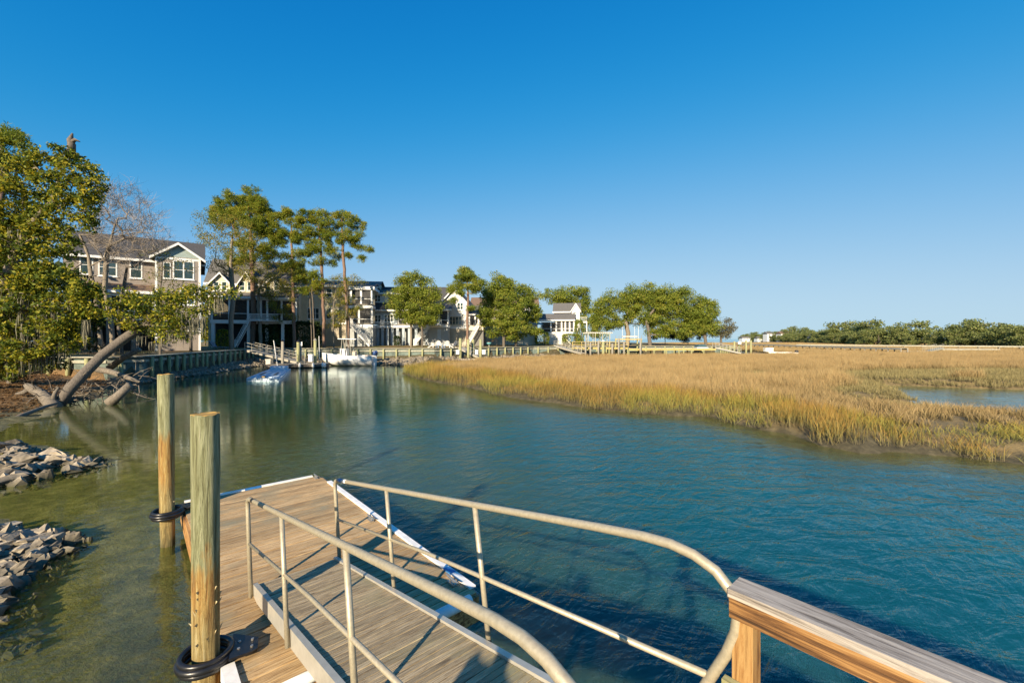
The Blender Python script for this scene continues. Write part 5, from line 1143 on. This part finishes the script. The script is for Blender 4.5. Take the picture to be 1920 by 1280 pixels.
# black garden fence
p, q = Vector((-41.5,39.5,0)), Vector((-33.6,41.5,0)); z = gz1(-36,40.5); fn = thing('garden_fence', 'low black iron picket fence on the lawn of the brown house', 'fence', (p.x,p.y,z)); u = (q-p); L = u.length; u.normalize(); M_iron = plain('black_iron', (.015,.015,.017), .5)
for zz in (.15,.95,1.15): MB().obox(p+Vector((0,0,z+zz)), u*L, (0,.03,0), (0,0,.035)).build('rail', M_iron, fn)
for k in range(int(L/.14)): c = p+u*(k*.14); MB().box(c.x,c.x+.025,c.y-.004,c.y+.02,z,z+1.2).build('picket', M_iron, fn)
# umbrella
c = PX(1006,606,93); z = gz1(c.x,93); um = thing('garden_umbrella', 'faded teal garden umbrella open beside the far white porch', 'umbrella', (c.x,93,z)); M_um = plain('teal_canvas', (.12,.33,.38), .8)
MB().tube([(c.x,93,z),(c.x,93,c.z+.3)], .04, 6).build('pole', M_greywood, um)
mb = MB(); top = Vector((c.x,93,c.z+.5))
for k in range(8):
    a0_, a1_ = k*math.pi/4, (k+1)*math.pi/4; mb.poly([top, top+Vector((1.6*math.cos(a0_),1.6*math.sin(a0_),-.75)), top+Vector((1.6*math.cos(a1_),1.6*math.sin(a1_),-.75))])
mb.build('canopy', M_um, um)
# pergola
M_cream = plain('cream_paint', (.60,.57,.50), .6)
p0, p1 = PX(1100,623,90), PX(1146,623,90); z = gz1(p0.x,90); pg = thing('pergola', 'pale flat topped pergola between the far house and the oaks', 'pergola', (p0.x,90,z))
for x in np.linspace(p0.x+.3, p1.x-.3, 4):
    for y in (90,92.6): MB().box(x-.07,x+.07,y-.07,y+.07,z,p0.z-.201).build('post', M_cap, pg)
for y in (89.9,92.5): MB().box(p0.x-.3,p1.x+.3,y,y+.2,p0.z-.2,p0.z-.02).build('beam', M_cream, pg)
for x in np.linspace(p0.x, p1.x, 14): MB().box(x-.04,x+.04,89.5,93.1,p0.z-.018,p0.z+.08).build('rafter', M_cream, pg)

hmk = thing('hammock', 'orange cloth hammock slung between two short posts near the dense oak', 'hammock', (-5.0,84.5,gz1(-5,84.5))); M_or = plain('orange_cloth', (.60,.24,.05), .8)
zh = gz1(-5,84.5)
for xx in (-6.9,-3.0): MB().tube([(xx,84.5,zh-.2),(xx,84.5,zh+1.25)], .07, 8).build('post', M_greywood, hmk)
mb = MB(); N_ = 10
for k in range(N_+1):
    f = k/N_; zz = zh+1.15-.55*math.sin(math.pi*f); w_ = .1+.4*math.sin(math.pi*f); mb.v += [(-6.9+3.9*f,84.5-w_,zz+.1),(-6.9+3.9*f,84.5+w_,zz+.1)]
for k in range(N_): mb.f.append((2*k,2*k+1,2*k+3,2*k+2))
mb.build('cloth', M_or, hmk).modifiers.new('thick', 'SOLIDIFY').thickness = .03
xs_ = PX(917,641,80).x; zs_ = gz1(xs_,80); sto = thing('fire_bowl', 'small turquoise bowl on a foot standing on the lawn near the hammock', 'bowl', (xs_,80,zs_)); MB().lathe([(.12,zs_),(.10,zs_+.3)], 10, (xs_,80,0)).build('foot', M_greywood, sto); MB().lathe([(.12,zs_+.302),(.42,zs_+.55),(.46,zs_+.8)], 12, (xs_,80,0)).build('bowl', M_um, sto)

# ------------------------------------------------------------------ middle and far docks
def post_dock(name, label, pts, w, z, m, raily=None, step=2.4, pm=M_greenwood, rm=None, planks=True):
    root = thing(name, label, 'dock', (pts[0][0], pts[0][1], 0))
    for (ax, ay), (bx_, by) in zip(pts[:-1], pts[1:]):
        L = math.hypot(bx_-ax, by-ay); u = Vector(((bx_-ax)/L,(by-ay)/L,0)); v = Vector((-u.y,u.x,0)); o = Vector((ax,ay,0))
        MB().obox(o+Vector((0,0,z-.05)), u*L, v*w, (0,0,.06)).build('deck', m, root)
        for s_ in (0, w-.06): MB().obox(o+v*s_+Vector((0,0,z-.32)), u*L, v*.06, (0,0,.268)).build('joist', m, root)
        for k in range(int(L/step)+1):
            for s_ in (.1, w-.1): c = o+u*(k*step)+v*s_; MB().tube([c+Vector((0,0,-.6)), c+Vector((0,0,z-.06))], .12, 7).build('post', pm, root)
            if raily:
                c = o+u*(k*step); MB().obox(c+Vector((0,0,z+.012)), u*.1, v*.1, (0,0,raily)).build('rail_post', rm or m, root)
        if raily:
            for hh in (raily, raily*.5): MB().obox(o+Vector((0,0,z+hh)), u*L, v*.1, (0,0,.09)).build('rail', rm or m, root)
    return root
far_gangway('small grey gangway beside the white garden chairs', Vector((-8.7,68.9,2.15)), Vector((-4.9,65.5,.6)), 1.1, 1.05)
for x, yt, lab in ((863,634,'first tall mooring post by the small gangway'),(878,636,'thick mooring post in the middle of the small landing'),(887,636,'mooring post set back behind the small landing'),(901,636,'outer mooring post of the small landing with a white pole beside it')):
    lpile('mooring_post', lab, x, yt, 65.5 if x != 887 else 67, .2, M_greenwood, None, -.6, 'post')
sl = thing('landing_float', 'small pale floating landing between the mooring posts', 'float', PX(880,664,65)); a = PX(856,664,64.6); b = PX(907,664,64.6); MB().box(a.x,b.x,64.6,66.6,.1,.55).build('deck', M_alu, sl)
for x0, x1, nm in ((855,861,'white dock step'),(891,896,'white dock locker'),(904,910,'white fuel box')): boxthing('dock_box', nm+' on the small landing by the mooring posts', 'box', x0, 656, x1, 664, 65, .5, white)
post_dock('yellow_dock', 'new yellow timber dock with railings in front of the far white house', [(11.3,80),(21.5,79)], 2.2, 2.0, M_yellowwood, 1.0, 1.7, M_greenwood, M_yellowwood)
far_gangway('pale gangway sloping from the bulkhead beside the yellow dock', Vector((8.2,83.2,2.25)), Vector((12.6,77.5,.9)), 1.2, 1.0, M_alu)
for i, (x, yt) in enumerate(((1098,640),(1107,642),(1122,638),(1131,640),(1148,644),(1160,634),(1170,640),(1201,634))):
    lpile('mooring_post', ('pale tall post standing along the yellow dock' if i != 3 else 'thick bright green post in front of the yellow dock railing'), x, yt, 78, .17 if i != 3 else .26, M_greywood if i != 3 else M_greenwood, white if i == 3 else None, -.5, 'post', 'posts along the yellow dock')
lf = thing('boat_lift', 'wooden boat lift with a long pale cradle bunk by the yellow dock', 'boat lift', (20,80,0)); p = PX(1160,636,80); q = PX(1204,636,80)
MB().box(p.x,q.x,80,80.25,p.z-.12,p.z+.12).build('lift_beam', M_yellowwood, lf); MB().box(p.x,q.x,82.6,82.85,p.z-.12,p.z+.12).build('lift_beam', M_yellowwood, lf)
MB().box(p.x+1,q.x-.6,80.9,81.9,p.z+.45,p.z+.62).build('bunk', M_cream, lf)
for xx in (p.x+.1, q.x-.1):
    for yy in (80.1, 82.7): MB().tube([(xx,yy,-.5),(xx,yy,p.z-.12)], .14, 8).build('post', M_greenwood, lf); MB().tube([(xx,yy,p.z+.12),(xx,yy,p.z+.7)], .035, 6).build('hanger', M_greywood, lf)
for x in (1167,1190,1197): tag(MB().tube([PX(x,640,84), PX(x,612,84)], .03, 6).build('white_mast', white, None, origin=PX(x,640,84)), 'thin white mast standing behind the boat lift', 'mast', 'masts behind the boat lift')
post_dock('shore_dock', 'low yellowish timber dock along the shore under the oaks', [(21.8,79.5),(38.5,80.5)], 1.8, 1.75, M_yellowwood, None, 2.4)
far_gangway('pale gangway leading off the end of the shore dock to the marsh float', Vector((38.6,81,1.95)), Vector((43.5,81,.9)), 1.2, 1.0, M_alu)
mf = thing('marsh_float', 'long pale float carrying white gear out in the marsh', 'float', (47,80,0)); MB().box(43.6,52,79.5,81.3,.2,.75).build('deck', M_alu, mf); MB().box(43.6,52,79.55,81.25,-.2,.198).build('pontoon', M_dark, mf)
for x, yt in ((1377,640),(1386,641),(1399,638),(1408,638)): lpile('mooring_post', 'green mooring post standing by the long marsh float', x, yt, 82, .17, M_greenwood, None, -.5, 'post', 'posts of the marsh float')
ms = thing('dock_sign', 'small white square sign on a post by the marsh float', 'sign', PX(1387,645,81.5)); MB().obox(PX(1384,645,81.4), (.6,0,0), (0,.05,0), (0,0,.5)).build('panel', white, ms); MB().tube([PX(1387,656,81.5), PX(1387,642,81.5)], .05, 6).build('post', M_greenwood, ms)
boat('small white skiff with a black outboard tied to the marsh float', Vector((47.5,79,.5)), Vector((52.5,79,.5)), 1.8, .6, False)
tag(MB().lathe([(.15,.9),(.3,1.0),(.32,1.35),(.2,1.5),(.04,1.52)], 10, (52.7,79,0)).build('outboard_motor', M_rubber, None, True, origin=(52.7,79,.9)), 'black outboard motor on the stern of the small skiff', 'motor')
boxthing('dock_box', 'white box standing on the long marsh float', 'box', 1436, 652, 1450, 659, 80, .8, white)
tb = thing('tarpaulin_boat', 'overturned boat under a dark blue cover at the end of the shore dock', 'boat', (37,83,1.8)); MB().prism([(36.0,83,1.95),(36.4,83,2.45),(37.5,83,2.55),(38.2,83,1.95)], (0,1.6,0)).build('cover', plain('dark_blue_cover', (.04,.09,.12), .7), tb); MB().box(36.0,38.2,83,84.6,1.6,1.948).build('hull', white, tb)
post_dock('long_pier', 'long pale pier on low posts crossing the far marsh', [(78,84),(88,165)], 1.4, 1.75, M_cap, None, 3.4, M_greywood)
post_dock('marsh_dock', 'low pale dock on dark posts before the far wood', [(97,97),(111,97)], 2.0, 1.3, M_cap, None, 1.5, M_bark, M_cap)
far_gangway('pale gangway joining the white float to the low marsh dock', Vector((97,97.5,1.5)), Vector((87.6,91,.9)), 1.2, .9, M_cap)
post_dock('far_pier', 'thin pale pier in front of the far wood', [(100,150),(150,112)], 1.5, 1.6, M_cap, None, 4, M_greywood)
wf = thing('pier_float', 'white float lying in the marsh near the long pier', 'float', (85,90,0)); MB().box(83.5,87.5,90,91.5,.5,.95).build('deck', white, wf); MB().box(83.7,87.3,90.1,91.4,-.1,.498).build('pontoon', M_dark, wf)
def far_house(label, x, Y, w, hgt, roofm):
    X = (x-960)/FPX*Y; root = thing('far_house', label, 'house', (X,Y,.4)); MB().box(X-w/2,X+w/2,Y,Y+8,.2,hgt).build('wall', S_white, root)
    MB().prism([(X-w/2-.4,Y-.4,hgt),(X-w/2-.4,Y+4,hgt+2.4),(X-w/2-.4,Y+8.4,hgt)], (w+.8,0,0)).build('roof', roofm, root)
    for k in range(3): xx = X-w/2+w*(k+.5)/3; MB().box(xx-.5,xx+.5,Y-.04,Y-.003,hgt-2,hgt-.6).build('window', M_glass, root)
for lab, x, Y, w, hh, rm in (('low white building at the far end of the wood beside the open water',1402,560,14,4.5,M_roof),('pale house roof half buried in the far end of the wood',1452,470,16,9,M_roof),('white walled house glimpsed among the far trees',1478,420,14,8.5,M_roof_brown),('pale house hidden behind the wood across the marsh',1545,300,12,5.0,M_roof),('small white boathouse at the foot of the far wood',1430,520,12,4,M_roof)): far_house(lab, x, Y, w, hh, rm)

# ------------------------------------------------------------------ marsh grass: blade patches set out over the marsh
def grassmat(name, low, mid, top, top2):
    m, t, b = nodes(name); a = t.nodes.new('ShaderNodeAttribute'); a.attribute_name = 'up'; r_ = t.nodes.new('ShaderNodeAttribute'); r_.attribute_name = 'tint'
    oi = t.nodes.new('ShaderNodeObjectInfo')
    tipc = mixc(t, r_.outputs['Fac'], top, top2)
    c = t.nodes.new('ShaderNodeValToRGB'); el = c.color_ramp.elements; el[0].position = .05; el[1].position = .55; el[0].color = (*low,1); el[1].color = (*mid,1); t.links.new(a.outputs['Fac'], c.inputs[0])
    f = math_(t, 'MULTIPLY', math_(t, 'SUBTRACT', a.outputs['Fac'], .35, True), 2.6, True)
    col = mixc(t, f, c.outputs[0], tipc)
    hv = t.nodes.new('ShaderNodeHueSaturation'); t.links.new(col, hv.inputs['Color'])
    nz = noise(t, coords(t, 'World'), .16, 3, .6); rv = math_(t, 'ADD', math_(t, 'MULTIPLY', nz, .5), math_(t, 'MULTIPLY', oi.outputs['Random'], .22))
    t.links.new(math_(t, 'ADD', rv, .66), hv.inputs['Value']); t.links.new(hv.outputs[0], b.inputs['Base Color']); b.inputs['Roughness'].default_value = .7
    tr = t.nodes.new('ShaderNodeBsdfTranslucent'); t.links.new(hv.outputs[0], tr.inputs[0]); mx = t.nodes.new('ShaderNodeMixShader'); mx.inputs[0].default_value = .3
    t.links.new(b.outputs[0], mx.inputs[1]); t.links.new(tr.outputs[0], mx.inputs[2]); t.links.new(mx.outputs[0], t.nodes['Material Output'].inputs[0]); return m
def patch(seed, n, size, h0, h1, wd, m, lean=.18, broken=.1):
    rs = np.random.RandomState(seed); V = np.zeros((n,5,3)); x = rs.uniform(-size/2,size/2,(n,2)); h = rs.uniform(h0,h1,n); a = rs.uniform(0,6.28,n); an = rs.uniform(0,6.28,n)
    ln = np.abs(rs.normal(0,lean,n)); bk = rs.rand(n) < broken; ln[bk] = rs.uniform(.8,1.5,bk.sum()); h[bk] *= .7
    d = np.stack([np.cos(a)*np.sin(ln), np.sin(a)*np.sin(ln), np.cos(ln)], 1); w = np.stack([np.cos(an), np.sin(an), np.zeros(n)], 1)*(wd*rs.uniform(.6,1.3,n))[:,None]/2
    p0 = np.concatenate([x, np.full((n,1), -.03)], 1); p1 = p0+d*(h*.55)[:,None]; p2 = p0+d*h[:,None]+np.stack([np.cos(a)*h*.12, np.sin(a)*h*.12, -h*.03], 1)*(1-bk)[:,None]
    V[:,0] = p0-w; V[:,1] = p0+w; V[:,2] = p1+w*.8; V[:,3] = p1-w*.8; V[:,4] = p2; i = np.arange(n)[:,None]*5
    F4 = (i+[0,1,2,3]); F3 = (i+[3,2,4]); me = bpy.data.meshes.new('blades'); me.from_pydata(V.reshape(-1,3).tolist(), [], F4.tolist()+F3.tolist())
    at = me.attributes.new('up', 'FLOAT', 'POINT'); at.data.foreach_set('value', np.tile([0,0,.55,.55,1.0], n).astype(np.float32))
    tn = me.attributes.new('tint', 'FLOAT', 'POINT'); tn.data.foreach_set('value', np.repeat(rs.rand(n), 5).astype(np.float32))
    me.materials.append(m); return bpy.data.objects.new('blade_patch', me)
def scatter(name, label, P, scl, protos, seed):
    rs = np.random.RandomState(seed); n = len(P); col = bpy.data.collections.new(name+'_patches')
    for o in protos: col.objects.link(o)
    me = bpy.data.meshes.new(name); me.vertices.add(n); me.vertices.foreach_set('co', P.astype(np.float32).ravel()); me.update()
    for an, arr in (('rz', rs.uniform(0,6.28,n)), ('sc', scl)): a = me.attributes.new(an, 'FLOAT', 'POINT'); a.data.foreach_set('value', arr.astype(np.float32))
    ai = me.attributes.new('pick', 'INT', 'POINT'); ai.data.foreach_set('value', rs.randint(0, len(protos), n).astype(np.int32))
    o = bpy.data.objects.new(name, me); COL.objects.link(o); kind(o, 'stuff'); tag(o, label, 'grass')
    ng = bpy.data.node_groups.new(name, 'GeometryNodeTree'); ng.interface.new_socket('Geometry', in_out='INPUT', socket_type='NodeSocketGeometry'); ng.interface.new_socket('Geometry', in_out='OUTPUT', socket_type='NodeSocketGeometry')
    gi = ng.nodes.new('NodeGroupInput'); go = ng.nodes.new('NodeGroupOutput'); ip = ng.nodes.new('GeometryNodeInstanceOnPoints'); ci = ng.nodes.new('GeometryNodeCollectionInfo'); ci.inputs['Collection'].default_value = col
    ci.inputs['Separate Children'].default_value = True; ci.inputs['Reset Children'].default_value = True; ip.inputs['Pick Instance'].default_value = True
    def na(nm, ty):
        q = ng.nodes.new('GeometryNodeInputNamedAttribute'); q.data_type = ty; q.inputs['Name'].default_value = nm; return [s for s in q.outputs if s.enabled and s.name == 'Attribute'][0]
    cx = ng.nodes.new('ShaderNodeCombineXYZ'); ng.links.new(na('rz','FLOAT'), cx.inputs['Z']); cs_ = ng.nodes.new('ShaderNodeCombineXYZ'); cs_.inputs[0].default_value = 1; cs_.inputs[1].default_value = 1; ng.links.new(na('sc','FLOAT'), cs_.inputs[2])
    er = ng.nodes.new('FunctionNodeEulerToRotation'); ng.links.new(cx.outputs[0], er.inputs[0])
    ng.links.new(gi.outputs[0], ip.inputs['Points']); ng.links.new(ci.outputs[0], ip.inputs['Instance']); ng.links.new(na('pick','INT'), ip.inputs['Instance Index']); ng.links.new(er.outputs[0], ip.inputs['Rotation']); ng.links.new(cs_.outputs[0], ip.inputs['Scale'])
    ng.links.new(ip.outputs[0], go.inputs[0]); md = o.modifiers.new('scatter', 'NODES'); md.node_group = ng; return o
def grid(x0, x1, y0, y1, st, seed):
    rs = np.random.RandomState(seed); X, Y = np.meshgrid(np.arange(x0,x1,st), np.arange(y0,y1,st)); X = X.ravel()+rs.uniform(-.5,.5,X.size)*st; Y = Y.ravel()+rs.uniform(-.5,.5,Y.size)*st; return X, Y
def inview(X, Y): return (X < Y*1.32+3) & (X > -Y*1.3-3)
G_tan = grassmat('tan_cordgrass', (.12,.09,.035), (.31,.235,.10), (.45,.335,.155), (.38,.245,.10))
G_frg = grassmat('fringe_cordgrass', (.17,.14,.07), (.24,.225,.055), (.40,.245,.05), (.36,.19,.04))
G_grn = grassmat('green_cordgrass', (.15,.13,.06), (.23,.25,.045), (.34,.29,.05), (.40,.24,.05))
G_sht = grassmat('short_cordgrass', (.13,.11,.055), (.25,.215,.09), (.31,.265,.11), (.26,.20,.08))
X1, Y1 = grid(-14, 95, 9, 74, .62, 1); X2, Y2 = grid(20, 130, 74, 130, 1.1, 2); X3, Y3 = grid(20, 300, 130, 330, 3.0, 3)
def keep(X, Y):
    dm = sdist(X, Y, MARSH); z = gz(X, Y); return (dm > -.15) & (z > .02) & inview(X, Y), dm, z
def low_zone(X, Y):     # shorter olive grass round the pool
    n = (vnoise(X, Y, 5.0)-.5); d = np.maximum(sdist(X, Y, POOL), sdist(X, Y, [(17,32),(24,35),(50,33),(95,38),(95,45),(40,41),(24,39)])-1); return d+n*4 > -2.2
k, dm, z = keep(X1, Y1); lz = low_zone(X1, Y1); n_ = vnoise(X1+7, Y1+3, 3.0)
wid = 2.6+2.6*n_
FRONT = np.clip((Y1*-1+25)/3, 0, 1)*np.clip((X1-11)/5, 0, 1)      # thinner, lower grass on the bar before the pool
rnd = np.random.RandomState(6).rand(len(X1)); dens = np.clip(.72+z*1.2, 0, 1)*np.clip(1-FRONT*.55, 0, 1); thin = rnd < dens
fr_ = k & ~lz & (dm < wid) & thin; gr2 = fr_ & (vnoise(X1+70, Y1+40, 2.2) > .52); fr_ &= ~gr2; ta_ = k & ~lz & (dm >= wid) & (rnd < 1-.6*FRONT); sh_ = k & lz & (rnd < .9)
def pts(mask): return np.stack([X1[mask], Y1[mask], z[mask]], 1)
sv = lambda m_, lo, hi: (lo+(hi-lo)*vnoise(X1[m_]+31, Y1[m_], 1.7))*(1-.45*FRONT[m_])
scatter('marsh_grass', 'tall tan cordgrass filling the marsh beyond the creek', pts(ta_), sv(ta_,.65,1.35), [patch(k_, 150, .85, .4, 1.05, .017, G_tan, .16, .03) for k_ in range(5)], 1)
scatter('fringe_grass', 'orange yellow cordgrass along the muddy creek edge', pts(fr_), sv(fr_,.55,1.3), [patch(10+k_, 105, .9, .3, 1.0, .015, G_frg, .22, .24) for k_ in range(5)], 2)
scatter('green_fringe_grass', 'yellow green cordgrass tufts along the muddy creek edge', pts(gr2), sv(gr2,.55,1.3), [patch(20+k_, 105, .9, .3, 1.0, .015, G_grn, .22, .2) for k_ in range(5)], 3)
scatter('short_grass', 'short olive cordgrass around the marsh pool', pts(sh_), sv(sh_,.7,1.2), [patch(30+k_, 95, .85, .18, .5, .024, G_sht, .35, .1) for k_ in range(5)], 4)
k, dm, z2 = keep(X2, Y2); P2 = np.stack([X2, Y2, z2], 1)[k]; scatter('distant_marsh_grass', 'distant tan cordgrass beyond the long pier', P2, np.random.RandomState(3).uniform(.6,1.0,len(P2)), [patch(40+k_, 90, 1.5, .5, 1.0, .05, G_tan, .18, .02) for k_ in range(4)], 5)
k, dm, z3 = keep(X3, Y3); P3 = np.stack([X3, Y3, z3], 1)[k]; scatter('farthest_marsh_grass', 'farthest tan cordgrass at the foot of the wood', P3, np.random.RandomState(4).uniform(.5,.8,len(P3)), [patch(50+k_, 130, 4.2, .5, 1.0, .12, G_tan, .2, .02) for k_ in range(3)], 6)
print('GRASS', ta_.sum(), fr_.sum(), gr2.sum(), sh_.sum(), len(P2), len(P3))
